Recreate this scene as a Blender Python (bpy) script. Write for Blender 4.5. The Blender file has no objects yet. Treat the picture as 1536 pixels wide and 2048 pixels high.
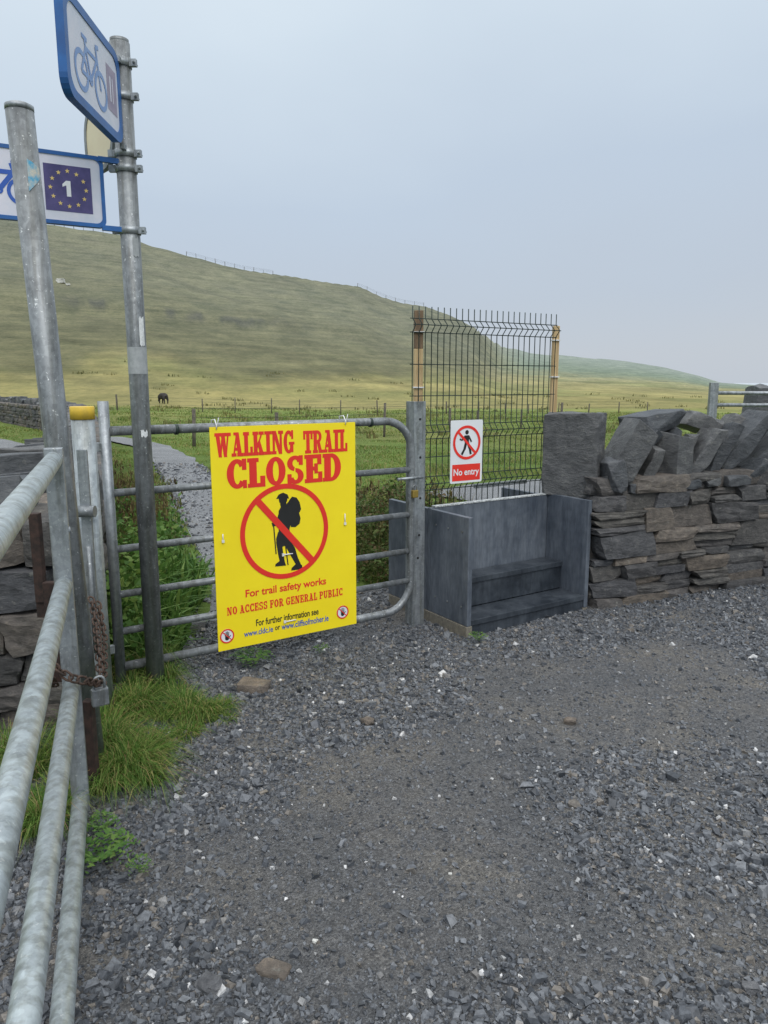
import bpy, bmesh, math, random
import numpy as np
from mathutils import Vector, Matrix, noise
random.seed(7); rng = np.random.default_rng(7)
SC = bpy.context.scene; COL = SC.collection
F = 1480.; TH = math.radians(10.1); CZ = 1.6
cT, sT = math.cos(TH), math.sin(TH)

# ------------------------------------------------------------------ survey helpers
def ray(px, py):
    dx = (px-768)/F; dy = -(py-1024)/F
    return Vector((dx, cT+dy*sT, -sT+dy*cT))
def G(px, py, z=0.):
    d = ray(px, py); t = (z-CZ)/d.z
    return Vector((d.x*t, d.y*t, z))
def zY(py, Y):
    d = ray(768, py); return CZ+d.z/d.y*Y

# ------------------------------------------------------------------ numpy noise
_perm = rng.random((256, 256))
def vn(x, y):
    xi = np.floor(x).astype(int); yi = np.floor(y).astype(int)
    fx = x-xi; fy = y-yi
    fx = fx*fx*(3-2*fx); fy = fy*fy*(3-2*fy)
    a = _perm[xi & 255, yi & 255]; b = _perm[(xi+1) & 255, yi & 255]
    c = _perm[xi & 255, (yi+1) & 255]; d = _perm[(xi+1) & 255, (yi+1) & 255]
    return (a*(1-fx)+b*fx)*(1-fy)+(c*(1-fx)+d*fx)*fy
def fbm(x, y, o=4):
    s = 0; a = .5
    for i in range(o):
        s = s+a*(vn(x*2**i+17.3*i, y*2**i+5.1*i)-.5); a *= .5
    return s
def sstep(a, b, x):
    t = np.clip((x-a)/(b-a), 0, 1); return t*t*(3-2*t)

# ------------------------------------------------------------------ terrain height
SKY = [(-400,420),(-150,425),(0,435),(60,442),(120,452),(240,468),(300,490),(380,512),(480,538),(580,552),(660,565),(720,573),(760,592),
       (800,605),(850,612),(900,630),(950,655),(1000,690),(1060,705),(1150,712),(1250,722),(1330,735),(1400,752),(1440,765),(1536,772),(1800,776)]
sa = []; st = []
for px, py in SKY:
    d = ray(px, py); sa.append(math.atan2(d.x, d.y)); st.append(d.z/math.hypot(d.x, d.y))
sa = np.array(sa); st = np.array(st)
def azpx(px, py=700):
    d = ray(px, py); return math.atan2(d.x, d.y)
ra = np.array([azpx(-300), azpx(0), azpx(500), azpx(850), azpx(950), azpx(1010), azpx(1200), azpx(1536)])
rr = np.array([330., 330., 350., 400., 440., 640., 700., 700.])
def Rs(az): return np.interp(az, ra, rr)
def H(x, y):
    x = np.asarray(x, float); y = np.asarray(y, float)
    r = np.hypot(x, y); az = np.arctan2(x, y)
    T = np.interp(az, sa, st); R = Rs(az)
    base = -0.0205*np.clip(r-6, 0, 84)
    base = base+.03*np.clip(-x-4, 0, 30)*sstep(4, 12, r)
    b90 = -1.72+.03*np.clip(-x-4, 0, 30)
    zr = CZ+T*R
    t = np.clip((r-90)/(R-90), 0, 1)
    s = .75*t**1.9+.25*t**1.2
    z = np.where(r < 90, base, b90+(zr-b90)*s)
    over = np.clip(r-R, 0, 1e9)
    z = z-over*.22
    front = sstep(-5, 2, y)
    z = np.where(y < 0, -.0205*np.clip(r-6, 0, 300)*(1-front)+z*front, z)
    amp = .05*sstep(7, 14, r)+.25*sstep(30, 120, r)+1.6*sstep(160, 300, r)*(1-sstep(.9, 1.0, r/R))
    z = z+amp*fbm(x*.12, y*.12, 4)*1.0
    led = sstep(.50, .57, t+.10*fbm(az*9, r*.01, 3))*(1-sstep(.60, .85, t))*sstep(-.1, .1, -az)*1.8
    return z+led*(r < R)*1.0
def h1(x, y): return float(H(np.array([x]), np.array([y]))[0])

# ------------------------------------------------------------------ object helpers
def tag(o, label=None, cat=None, group=None, kind=None):
    if label: o['label'] = label
    if cat: o['category'] = cat
    if group: o['group'] = group
    if kind: o['kind'] = kind
    return o
def thing(name, label, cat, loc, group=None):
    o = bpy.data.objects.new(name, None); COL.objects.link(o); o.location = loc
    o.empty_display_size = .1
    return tag(o, label, cat, group)
class MB:
    def __init__(s): s.v = []; s.f = []; s.sm = []
    def add(s, vs, fs, smooth=False):
        n = len(s.v); s.v += [Vector(v) for v in vs]
        for f in fs: s.f.append(tuple(i+n for i in f)); s.sm.append(smooth)
        return s
    def obox(s, p, u, v, w):
        p, u, v, w = map(Vector, (p, u, v, w))
        q = [p, p+u, p+u+v, p+v]; q += [a+w for a in q]
        if u.cross(v).dot(w) < 0: fs = [(0,1,2,3),(7,6,5,4),(4,5,1,0),(5,6,2,1),(6,7,3,2),(7,4,0,3)]
        else: fs = [(3,2,1,0),(4,5,6,7),(0,1,5,4),(1,2,6,5),(2,3,7,6),(3,0,4,7)]
        return s.add(q, fs)
    def cbox(s, c, u, v, w):
        c, u, v, w = map(Vector, (c, u, v, w))
        return s.obox(c-u/2-v/2-w/2, u, v, w)
    def tube(s, pts, r, n=14, caps=True, closed=False):
        pts = [Vector(p) for p in pts]; m = len(pts)
        rs = r if isinstance(r, (list, tuple)) else [r]*m
        t0 = (pts[1]-pts[0]).normalized()
        up = Vector((0,0,1)) if abs(t0.z) < .9 else Vector((1,0,0))
        nrm = t0.cross(up).normalized(); vs = []; 
        for i, p in enumerate(pts):
            if closed: t = (pts[(i+1) % m]-pts[i-1]).normalized()
            elif i == 0: t = t0
            elif i == m-1: t = (pts[-1]-pts[-2]).normalized()
            else: t = ((pts[i+1]-p).normalized()+(p-pts[i-1]).normalized()).normalized()
            nrm = (nrm-t*nrm.dot(t)).normalized(); b = t.cross(nrm)
            for k in range(n):
                a = 2*math.pi*k/n
                vs.append(p+(nrm*math.cos(a)+b*math.sin(a))*rs[i])
        fs = []
        for i in range(m if closed else m-1):
            j = (i+1) % m
            for k in range(n):
                l = (k+1) % n
                fs.append((i*n+k, i*n+l, j*n+l, j*n+k))
        s.add(vs, fs, True)
        if caps and not closed:
            q = len(s.v)-m*n
            s.f.append(tuple(q+k for k in range(n))[::-1]); s.sm.append(False)
            s.f.append(tuple(q+(m-1)*n+k for k in range(n))); s.sm.append(False)
        return s
    def build(s, name, mat, parent=None, loc=None, bevel=0, **kw):
        base = Vector(parent.location) if parent else Vector(loc or (0,0,0))
        me = bpy.data.meshes.new(name)
        me.from_pydata([v-base for v in s.v], [], s.f)
        me.polygons.foreach_set('use_smooth', s.sm)
        if bevel:
            bm = bmesh.new(); bm.from_mesh(me)
            bmesh.ops.remove_doubles(bm, verts=bm.verts, dist=1e-5)
            ed = [e for e in bm.edges if len(e.link_faces) == 2 and e.calc_face_angle(0) > .6]
            bmesh.ops.bevel(bm, geom=ed, offset=bevel, segments=2, affect='EDGES', profile=.6)
            bm.to_mesh(me); bm.free()
        me.materials.append(mat)
        o = bpy.data.objects.new(name, me); COL.objects.link(o)
        if parent: o.parent = parent
        else: o.location = base
        return tag(o, **kw)
def np_obj(name, V, Fc, mat, loc=(0,0,0), parent=None, smooth=False, col=None):
    V = np.asarray(V, np.float32)-np.asarray(loc, np.float32); Fc = np.asarray(Fc, np.int32); k = Fc.shape[1]
    me = bpy.data.meshes.new(name)
    me.vertices.add(len(V)); me.vertices.foreach_set('co', V.ravel())
    me.loops.add(Fc.size); me.loops.foreach_set('vertex_index', Fc.ravel())
    me.polygons.add(len(Fc)); me.polygons.foreach_set('loop_start', np.arange(len(Fc), dtype=np.int32)*k)
    me.polygons.foreach_set('use_smooth', np.full(len(Fc), smooth))
    if col is not None:
        at = me.color_attributes.new('tint', 'FLOAT_COLOR', 'POINT')
        at.data.foreach_set('color', np.c_[col, np.ones(len(col))].astype(np.float32).ravel())
    me.update(calc_edges=True); me.validate()
    me.materials.append(mat)
    o = bpy.data.objects.new(name, me); COL.objects.link(o)
    if parent: o.parent = parent
    else: o.location = loc
    return o

# ------------------------------------------------------------------ materials
def newmat(name):
    m = bpy.data.materials.new(name); m.use_nodes = True
    nt = m.node_tree; b = nt.nodes['Principled BSDF']
    return m, nt, b
def N(nt, t, **kw):
    n = nt.nodes.new(t)
    for k, v in kw.items(): setattr(n, k, v)
    return n
def ramp(nt, fac, stops, interp='LINEAR'):
    r = nt.nodes.new('ShaderNodeValToRGB'); r.color_ramp.interpolation = interp
    e = r.color_ramp.elements
    while len(e) < len(stops): e.new(.5)
    for i, (p, c) in enumerate(stops):
        e[i].position = p; e[i].color = (*c, 1)
    nt.links.new(fac, r.inputs[0]); return r
def pos(nt, scale=(1,1,1)):
    g = N(nt, 'ShaderNodeNewGeometry'); mp = N(nt, 'ShaderNodeMapping'); mp.inputs['Scale'].default_value = scale
    nt.links.new(g.outputs['Position'], mp.inputs[0]); return mp.outputs[0]
def bump(nt, b, h, strength, dist):
    bp = N(nt, 'ShaderNodeBump'); bp.inputs['Strength'].default_value = strength; bp.inputs['Distance'].default_value = dist
    nt.links.new(h, bp.inputs['Height']); nt.links.new(bp.outputs[0], b.inputs['Normal']); return bp
def mul(nt, a, b_, f=1.):
    mx = N(nt, 'ShaderNodeMix', data_type='RGBA', blend_type='MULTIPLY'); mx.inputs[0].default_value = f
    nt.links.new(a, mx.inputs[6]); nt.links.new(b_, mx.inputs[7]); return mx.outputs[2]
def ntex(nt, sc, d=6, rough=.65, stretch=(1,1,1)):
    n = N(nt, 'ShaderNodeTexNoise'); n.inputs['Scale'].default_value = sc; n.inputs['Detail'].default_value = d; n.inputs['Roughness'].default_value = rough
    nt.links.new(pos(nt, stretch), n.inputs['Vector']); return n
def pm(name, c1, c2, rough=.6, metal=0., scale=8., stretch=(1,1,1), bs=.2, bd=.003, detail=6, lo=.35, hi=.65):
    m, nt, b = newmat(name); n = ntex(nt, scale, detail, .65, stretch)
    r = ramp(nt, n.outputs[0], [(lo, c1), (hi, c2)]); nt.links.new(r.outputs[0], b.inputs['Base Color'])
    b.inputs['Metallic'].default_value = metal; b.inputs['Roughness'].default_value = rough
    if bs: bump(nt, b, n.outputs[0], bs, bd)
    return m
def galv(name, base=(.40,.43,.45), dark=(.20,.22,.23), metal=.55):
    m, nt, b = newmat(name)
    v = N(nt, 'ShaderNodeTexVoronoi'); v.inputs['Scale'].default_value = 60; nt.links.new(pos(nt), v.inputs['Vector'])
    n = ntex(nt, 16, 8, .75, (1,1,.6))
    r = ramp(nt, n.outputs[0], [(.30, dark), (.5, tuple((a+2*c)/3 for a, c in zip(dark, base))), (.68, base)])
    sp = ramp(nt, v.outputs['Color'], [(.0, (.80,.80,.82)), (1, (1.12,1.12,1.12))])
    cc = mul(nt, r.outputs[0], sp.outputs[0])
    n2 = ntex(nt, 70, 3)
    r2 = ramp(nt, n2.outputs[0], [(.64, (0,0,0)), (.70, (1,1,1))])
    m2 = N(nt, 'ShaderNodeMix', data_type='RGBA'); nt.links.new(r2.outputs[0], m2.inputs[0])
    nt.links.new(cc, m2.inputs[6]); m2.inputs[7].default_value = (.58,.61,.61,1)
    n3 = ntex(nt, 30, 3, .6, (1,1,.08)); r3 = ramp(nt, n3.outputs[0], [(.38, (.70,.69,.66)), (.52, (1,1,1))])
    nt.links.new(mul(nt, m2.outputs[2], r3.outputs[0]), b.inputs['Base Color'])
    b.inputs['Metallic'].default_value = metal; b.inputs['Roughness'].default_value = .46
    bump(nt, b, n.outputs[0], .2, .002)
    return m
M = {}
M['galv'] = galv('galvanised_steel')
M['galv_dull'] = galv('weathered_galvanised_steel', (.28,.30,.31), (.12,.13,.135), .4)
M['galv_mid'] = galv('pale_galvanised_steel', (.46,.50,.51), (.27,.30,.31), .5)
M['galv_bright'] = galv('bright_galvanised_steel', (.54,.60,.61), (.32,.36,.37), .5)
M['rust'] = pm('rusty_steel', (.018,.013,.011), (.062,.034,.026), .8, .1, 30, bs=.5, bd=.003)
M['chainrust'] = pm('rusty_chain_steel', (.035,.026,.022), (.115,.07,.05), .7, .3, 60, bs=.4, bd=.002)
M['yellow_paint'] = pm('yellow_cap_paint', (.78,.52,.05), (.62,.42,.06), .5, 0, 30, bs=.1)
M['sign_yellow'] = pm('yellow_plastic_board', (.97,.78,.014), (.92,.72,.012), .45, 0, 3, bs=.05, bd=.002)
M['red'] = pm('red_print', (.80,.035,.02), (.72,.03,.02), .5, 0, 5, bs=0)
M['black'] = pm('black_print', (.012,.012,.012), (.02,.02,.02), .5, 0, 5, bs=0)
M['blue_print'] = pm('blue_print', (.02,.09,.42), (.03,.11,.45), .5, 0, 5, bs=0)
M['pale_blue_print'] = pm('faded_blue_print', (.16,.28,.56), (.24,.36,.62), .5, 0, 12, bs=0)
M['white'] = pm('white_sign_face', (.78,.80,.82), (.70,.73,.76), .4, 0, 4, bs=0)
M['cream'] = pm('cream_sign_face', (.75,.66,.46), (.68,.58,.40), .45, 0, 5, bs=0)
M['pinkwhite'] = pm('weathered_white_face', (.58,.62,.72), (.70,.69,.77), .4, 0, 9, bs=0)
M['blue'] = pm('blue_sign_frame', (.02,.13,.40), (.02,.09,.28), .4, 0, 9, bs=.05)
M['navy'] = pm('faded_navy_print', (.05,.045,.15), (.09,.075,.22), .45, 0, 14, bs=0)
M['maroon'] = pm('faded_purple_print', (.26,.22,.32), (.36,.31,.40), .5, 0, 14, bs=0)
M['star'] = pm('gold_star_print', (.75,.58,.2), (.7,.52,.18), .5, 0, 9, bs=0)
M['wood'] = pm('yellow_timber', (.34,.22,.10), (.55,.41,.22), .75, 0, 16, (5,5,.12), bs=.25, bd=.002, lo=.35, hi=.55)
M['wood_dark'] = pm('aged_timber', (.10,.07,.05), (.24,.16,.09), .8, 0, 16, (5,5,.15), bs=.25, bd=.002)
M['wood_base'] = pm('weathered_sleeper', (.13,.12,.10), (.22,.20,.16), .85, 0, 14, (3,3,3), bs=.3, bd=.003)
M['fence_post'] = pm('fence_timber', (.06,.055,.045), (.14,.12,.09), .85, 0, 10, bs=0)
M['wire'] = pm('green_wire', (.014,.028,.024), (.024,.04,.034), .5, .2, 30, bs=0)
M['zip'] = pm('white_cable_tie', (.8,.8,.8), (.7,.7,.72), .4, 0, 9, bs=0)
M['brass'] = pm('brass', (.55,.38,.10), (.4,.28,.08), .35, .8, 30, bs=0)
M['cow'] = pm('black_hide', (.012,.010,.009), (.03,.024,.02), .8, 0, 3, bs=0)
M['limestone'] = pm('pale_rock', (.42,.42,.40), (.62,.62,.58), .9, 0, 2, bs=.4)
M['darkhole'] = pm('drilled_hole', (.01,.01,.01), (.02,.02,.02), .9, 0, 3, bs=0)
M['grit'] = pm('anti_slip_trim', (.30,.32,.33), (.62,.64,.64), .6, .3, 60, bs=.2, bd=.002, lo=.45, hi=.55)

def board_mat(name, c1, c2):
    m, nt, b = newmat(name)
    n = ntex(nt, 3.5, 9, .7); n2 = ntex(nt, 60, 2, .5, (1,1,.25)); n3 = ntex(nt, 14, 5, .7, (1,1,.15))
    r = ramp(nt, n.outputs[0], [(.35, c1), (.62, c2)])
    r2 = ramp(nt, n2.outputs[0], [(.3, (.8,.8,.8)), (.75, (1.12,1.12,1.12))])
    r3 = ramp(nt, n3.outputs[0], [(.35, (.70,.72,.75)), (.6, (1.1,1.09,1.07))])
    nt.links.new(mul(nt, mul(nt, r.outputs[0], r2.outputs[0]), r3.outputs[0]), b.inputs['Base Color'])
    rr_ = ramp(nt, n.outputs[0], [(.4, (.32,.32,.32)), (.6, (.6,.6,.6))]); nt.links.new(rr_.outputs[0], b.inputs['Roughness'])
    bump(nt, b, n2.outputs[0], .15, .002)
    return m
M['board'] = board_mat('grey_recycled_plastic', (.080,.095,.12), (.135,.155,.185))
M['board_wet'] = board_mat('wet_dark_recycled_plastic', (.025,.031,.040), (.06,.072,.088))

def stone_mat(name, cols, rough=.75, bscale=14, lich=.55):
    m, nt, b = newmat(name); g = N(nt, 'ShaderNodeNewGeometry')
    r = ramp(nt, g.outputs['Random Per Island'], cols)
    n = ntex(nt, bscale, 10, .76, (1,1,2.0))
    r2 = ramp(nt, n.outputs[0], [(.3, (.38,.38,.40)), (.52, (.95,.95,.95)), (.72, (1.7,1.64,1.54))])
    cc = mul(nt, r.outputs[0], r2.outputs[0])
    n3 = ntex(nt, 24, 6, .7)
    r3 = ramp(nt, n3.outputs[0], [(.60, (0,0,0)), (.68, (lich,)*3)])
    m2 = N(nt, 'ShaderNodeMix', data_type='RGBA'); nt.links.new(r3.outputs[0], m2.inputs[0])
    nt.links.new(cc, m2.inputs[6]); m2.inputs[7].default_value = (.27,.27,.24,1)
    nt.links.new(m2.outputs[2], b.inputs['Base Color']); b.inputs['Roughness'].default_value = rough
    bump(nt, b, n.outputs[0], 1., .025)
    return m
M['stone'] = stone_mat('dark_flagstone', [(0, (.07,.07,.075)), (.3, (.12,.112,.10)), (.5, (.09,.093,.102)), (.7, (.155,.13,.105)), (.85, (.10,.10,.105)), (1, (.21,.175,.14))])
M['coping'] = stone_mat('wet_slate', [(0, (.056,.063,.072)), (.5, (.085,.092,.102)), (1, (.125,.125,.122))], .5, 9, .4)
M['core'] = pm('wall_shadow_core', (.02,.02,.02), (.035,.035,.035), .95, 0, 20, bs=.3)  # near-black colour stands in for shade in the gaps between stones
M['brownrock'] = stone_mat('brown_rock', [(0, (.15,.13,.11)), (1, (.20,.165,.135))])
M['greyrock'] = stone_mat('grey_rock', [(0, (.13,.14,.15)), (1, (.2,.2,.21))])

def gravel_stone_mat():
    m, nt, b = newmat('loose_gravel'); g = N(nt, 'ShaderNodeNewGeometry')
    r = ramp(nt, g.outputs['Random Per Island'], [(0, (.040,.045,.053)), (.3, (.074,.081,.093)), (.6, (.108,.117,.131)), (.88, (.152,.162,.177)), (.92, (.145,.131,.115)), (.97, (.185,.168,.15)), (.985, (.24,.245,.25)), (.9990, (.55,.55,.55))])
    n = ntex(nt, 90, 4)
    r2 = ramp(nt, n.outputs[0], [(.3, (.62,.62,.62)), (.7, (1.35,1.35,1.35))])
    nt.links.new(mul(nt, r.outputs[0], r2.outputs[0]), b.inputs['Base Color']); b.inputs['Roughness'].default_value = .55
    bump(nt, b, n.outputs[0], .4, .002)
    return m
M['gravel'] = gravel_stone_mat()

def yard_mat(name='compacted_grit', k=1., warm=True):
    m, nt, b = newmat(name); p = pos(nt)
    def vor(sc):
        n = N(nt, 'ShaderNodeTexVoronoi'); n.inputs['Scale'].default_value = sc; nt.links.new(p, n.inputs['Vector']); return n
    big = ntex(nt, 1.3, 7, .7); v = vor(150); v2 = vor(75); fine = ntex(nt, 320, 3)
    S = lambda c_: tuple(x*k for x in c_)
    if warm: st_ = [(.34, S((.088,.094,.102))), (.50, S((.122,.123,.125))), (.60, S((.155,.148,.136))), (.72, S((.22,.196,.162)))]
    else: st_ = [(.34, S((.095,.10,.105))), (.66, S((.14,.145,.15)))]
    r = ramp(nt, big.outputs[0], st_)
    rv = ramp(nt, v.outputs['Color'], [(0, (.40,.41,.43)), (.5, (1,1,1)), (1, (1.7,1.7,1.7))])
    rv2 = ramp(nt, v2.outputs['Color'], [(0, (.6,.6,.62)), (.6, (1,1,1)), (1, (1.35,1.35,1.35))])
    rf = ramp(nt, fine.outputs[0], [(.3, (.6,.6,.6)), (.7, (1.4,1.4,1.4))])
    nt.links.new(mul(nt, mul(nt, mul(nt, r.outputs[0], rv.outputs[0], .85), rv2.outputs[0], .7), rf.outputs[0]), b.inputs['Base Color']); b.inputs['Roughness'].default_value = .75
    inv = N(nt, 'ShaderNodeMath', operation='SUBTRACT'); inv.inputs[0].default_value = 1; nt.links.new(v.outputs['Distance'], inv.inputs[1])
    ad = N(nt, 'ShaderNodeMath', operation='ADD'); nt.links.new(inv.outputs[0], ad.inputs[0]); nt.links.new(fine.outputs[0], ad.inputs[1])
    bump(nt, b, ad.outputs[0], 1., .008)
    return m
M['yard'] = yard_mat(); M['path'] = yard_mat('pale_path_gravel', 1.8, False)
def terrain_mat():
    m, nt, b = newmat('pasture_and_hill')
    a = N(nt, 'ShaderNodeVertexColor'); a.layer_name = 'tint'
    n1 = ntex(nt, 1.1, 9, .75)
    r1 = ramp(nt, n1.outputs[0], [(.3, (.66,.70,.64)), (.5, (1,1,1)), (.7, (1.26,1.22,1.16))])
    n2 = ntex(nt, 1.0, 6, .7, (.035,.035,1.1))     # terracettes following the contours
    r2 = ramp(nt, n2.outputs[0], [(.38, (.82,.84,.82)), (.5, (1,1,1)), (.62, (1.14,1.12,1.08))])
    n3 = ntex(nt, .22, 6, .75, (1,.45,1))
    r3 = ramp(nt, n3.outputs[0], [(.35, (.80,.82,.76)), (.6, (1.14,1.10,1.02))])
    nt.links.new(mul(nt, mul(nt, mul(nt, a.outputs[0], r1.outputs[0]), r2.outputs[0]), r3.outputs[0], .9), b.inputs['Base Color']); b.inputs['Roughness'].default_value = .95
    b.inputs['Specular IOR Level'].default_value = .1
    bump(nt, b, n1.outputs[0], .6, .4)
    return m
M['terrain'] = terrain_mat()
def grass_mat(name, stops):
    m, nt, b = newmat(name); g = N(nt, 'ShaderNodeNewGeometry')
    r = ramp(nt, g.outputs['Random Per Island'], stops)
    n = ntex(nt, .6, 4)
    r2 = ramp(nt, n.outputs[0], [(.3, (.75,.85,.8)), (.7, (1.3,1.15,.95))])
    cc = mul(nt, r.outputs[0], r2.outputs[0])
    nt.links.new(cc, b.inputs['Base Color']); b.inputs['Roughness'].default_value = .6
    b.inputs['Specular IOR Level'].default_value = .25
    tr = N(nt, 'ShaderNodeBsdfTranslucent'); nt.links.new(cc, tr.inputs[0])
    ms = N(nt, 'ShaderNodeMixShader'); ms.inputs[0].default_value = .3
    nt.links.new(b.outputs[0], ms.inputs[1]); nt.links.new(tr.outputs[0], ms.inputs[2])
    nt.links.new(ms.outputs[0], nt.nodes['Material Output'].inputs[0])
    return m
M['grass'] = grass_mat('fresh_grass', [(0, (.055,.12,.022)), (.35, (.10,.20,.035)), (.66, (.16,.265,.055)), (.80, (.25,.30,.09)), (.91, (.36,.33,.14)), (1, (.32,.20,.11))])
M['meadow'] = grass_mat('meadow_grass_blades', [(0, (.08,.135,.03)), (.35, (.13,.20,.045)), (.62, (.195,.25,.07)), (.82, (.27,.26,.11)), (1, (.36,.30,.17))])
M['seed'] = grass_mat('brown_seed_stalks', [(0, (.06,.045,.03)), (.4, (.13,.09,.05)), (.7, (.11,.14,.04)), (1, (.24,.19,.10))])
M['bush'] = grass_mat('bramble_leaves', [(0, (.045,.075,.025)), (.35, (.085,.135,.04)), (.65, (.13,.17,.055)), (.85, (.15,.11,.06)), (1, (.22,.16,.10))])
M['rush'] = grass_mat('olive_rushes', [(0, (.09,.10,.045)), (.5, (.15,.155,.06)), (1, (.22,.20,.10))])
M['leaf'] = grass_mat('weed_leaves', [(0, (.05,.125,.028)), (.6, (.09,.19,.045)), (1, (.16,.25,.07))])

# ------------------------------------------------------------------ camera, world, sun
cam = bpy.data.cameras.new('camera'); co = bpy.data.objects.new('camera', cam); COL.objects.link(co)
co.location = (0,0,CZ); co.rotation_euler = (math.pi/2-TH, 0, 0)
cam.sensor_fit = 'VERTICAL'; cam.sensor_height = 36; cam.lens = 36*F/2048; cam.clip_end = 20000; cam.clip_start = .02
SC.camera = co
w = bpy.data.worlds.new('World'); SC.world = w; w.use_nodes = True; nt = w.node_tree
bg = nt.nodes['Background']
tc = N(nt, 'ShaderNodeTexCoord'); sx = N(nt, 'ShaderNodeSeparateXYZ'); nt.links.new(tc.outputs['Generated'], sx.inputs[0])
cn = N(nt, 'ShaderNodeTexNoise'); cn.inputs['Scale'].default_value = 1.6; cn.inputs['Detail'].default_value = 4
mp = N(nt, 'ShaderNodeMapping'); mp.inputs['Scale'].default_value = (1,1,2.2); nt.links.new(tc.outputs['Generated'], mp.inputs[0]); nt.links.new(mp.outputs[0], cn.inputs['Vector'])
mad = N(nt, 'ShaderNodeMath', operation='MULTIPLY_ADD'); nt.links.new(cn.outputs[0], mad.inputs[0]); mad.inputs[1].default_value = .24
sub = N(nt, 'ShaderNodeMath', operation='ADD'); nt.links.new(sx.outputs[2], sub.inputs[0]); sub.inputs[1].default_value = -.12
nt.links.new(sub.outputs[0], mad.inputs[2])
lr_ = N(nt, 'ShaderNodeMath', operation='MULTIPLY_ADD'); nt.links.new(sx.outputs[0], lr_.inputs[0]); lr_.inputs[1].default_value = -.10; nt.links.new(mad.outputs[0], lr_.inputs[2])
cr = ramp(nt, lr_.outputs[0], [(0, (.55,.60,.67)), (.10, (.53,.60,.695)), (.26, (.55,.645,.765)), (.42, (.68,.785,.885)), (.55, (.80,.90,.98)), (.75, (1.45,1.52,1.58)), (1, (2.1,2.12,2.15))])
sky = N(nt, 'ShaderNodeTexSky', sky_type='NISHITA'); sky.sun_disc = False
sky.sun_elevation = math.radians(48); sky.sun_rotation = math.radians(200)
sk = N(nt, 'ShaderNodeMix', data_type='RGBA', blend_type='MIX')
sc_ = N(nt, 'ShaderNodeMix', data_type='RGBA', blend_type='MULTIPLY'); sc_.inputs[0].default_value = 1
nt.links.new(sky.outputs[0], sc_.inputs[6]); sc_.inputs[7].default_value = (.08,.08,.08,1)
sk.inputs[0].default_value = .06
nt.links.new(cr.outputs[0], sk.inputs[6]); nt.links.new(sc_.outputs[2], sk.inputs[7]); nt.links.new(sk.outputs[2], bg.inputs[0])
bg.inputs[1].default_value = 1.0
sl = bpy.data.lights.new('sun', 'SUN'); so = bpy.data.objects.new('sun', sl); COL.objects.link(so)
sl.energy = 1.5; sl.angle = math.radians(40); sl.color = (1,.97,.93)
so.rotation_euler = (math.radians(42), 0, math.radians(20))
SC.view_settings.view_transform = 'Standard'; SC.view_settings.look = 'None'; SC.view_settings.exposure = 0

# ------------------------------------------------------------------ layout
U = Vector((.838,.545,0)).normalized(); NB = Vector((-U.y, U.x, 0))
G0 = Vector((-1.34,3.62,0))
def qv(x, y): return (x-G0.x)*NB.x+(y-G0.y)*NB.y
trail = [(-.45,3.95,.95),(-.70,5.0,.85),(-1.20,7.0,.68),(-2.35,9.9,.52),(-4.75,16.8,.46),(-6.6,21.0,.5),(-9.0,24,.45)]
lane = [(-5.3,8.5,.8),(-6.6,12,.85),(-10.3,19.5,.95),(-15.5,24.5,1.1),(-28,29,1.3)]
standing = [(.9,10.6,.7),(2.1,11.6,1.0),(4.0,12.6,1.1),(7.5,13.6,1.1)]
def pl_dist(x, y, pl):
    best = np.full(np.shape(x), 1e9)
    for (x0,y0,w0), (x1,y1,w1) in zip(pl[:-1], pl[1:]):
        dx, dy = x1-x0, y1-y0; t = np.clip(((x-x0)*dx+(y-y0)*dy)/(dx*dx+dy*dy), 0, 1)
        best = np.minimum(best, np.hypot(x-(x0+t*dx), y-(y0+t*dy))-(w0+t*(w1-w0)))
    return best
wallpath = [(-1.83,3.25),(-2.35,5.0),(-4.15,10.0),(-8.0,19.5),(-11.8,27),(-17.5,34.5),(-30,42)]
def wall_dist(x, y): return pl_dist(x, y, [(a, b, .35) for a, b in wallpath])

# ground sheet
rings = np.concatenate([np.linspace(.02, 8, 36, endpoint=False), np.geomspace(8, 90, 60, endpoint=False), np.linspace(90, 460, 130, endpoint=False), np.linspace(460, 1500, 40)])
azs = np.radians(np.concatenate([np.linspace(-180, -45, 45, endpoint=False), np.linspace(-45, 45, 420, endpoint=False), np.linspace(45, 180, 45, endpoint=False)]))
A, R_ = np.meshgrid(azs, rings); X = R_*np.sin(A); Y = R_*np.cos(A); Z = H(X, Y)
nr, na = X.shape
idx = np.arange(nr*na).reshape(nr, na); nx = np.roll(idx, -1, axis=1)
FC = np.stack([idx[:-1], nx[:-1], nx[1:], idx[1:]], -1).reshape(-1, 4)[:, ::-1]
Rg = Rs(A); tt = np.clip((R_-90)/(Rg-90), 0, 1)
def lerp(a, b, t): return a*(1-t[..., None])+b*t[..., None]
c = np.broadcast_to(np.array([.125,.19,.05]), X.shape+(3,)).copy()
c = lerp(c, np.array([.165,.22,.068]), sstep(12, 40, R_))
n1 = fbm(X*.05, Y*.05, 4)
c = lerp(c, np.array([.22,.23,.088]), sstep(-.02, .14, fbm(X*.16+7, Y*.10, 4))*sstep(14, 30, R_)*.8)
c = lerp(c, np.array([.25,.23,.105]), sstep(60, 96, R_+60*n1))
c = lerp(c, np.array([.175,.19,.08]), sstep(-.08, .12, fbm(X*.035+40, Y*.035, 5))*.65*sstep(90, 130, R_))
hillm = sstep(.10, .30, tt+.35*fbm(A*14, R_*.02, 3))*(1-sstep(azpx(930), azpx(1060), A))
c = lerp(c, np.array([.120,.120,.068]), hillm)
stre = fbm(A*25, R_*.14+A*14, 5)
c = c*(1+.75*stre*sstep(90, 150, R_))[..., None]
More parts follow.
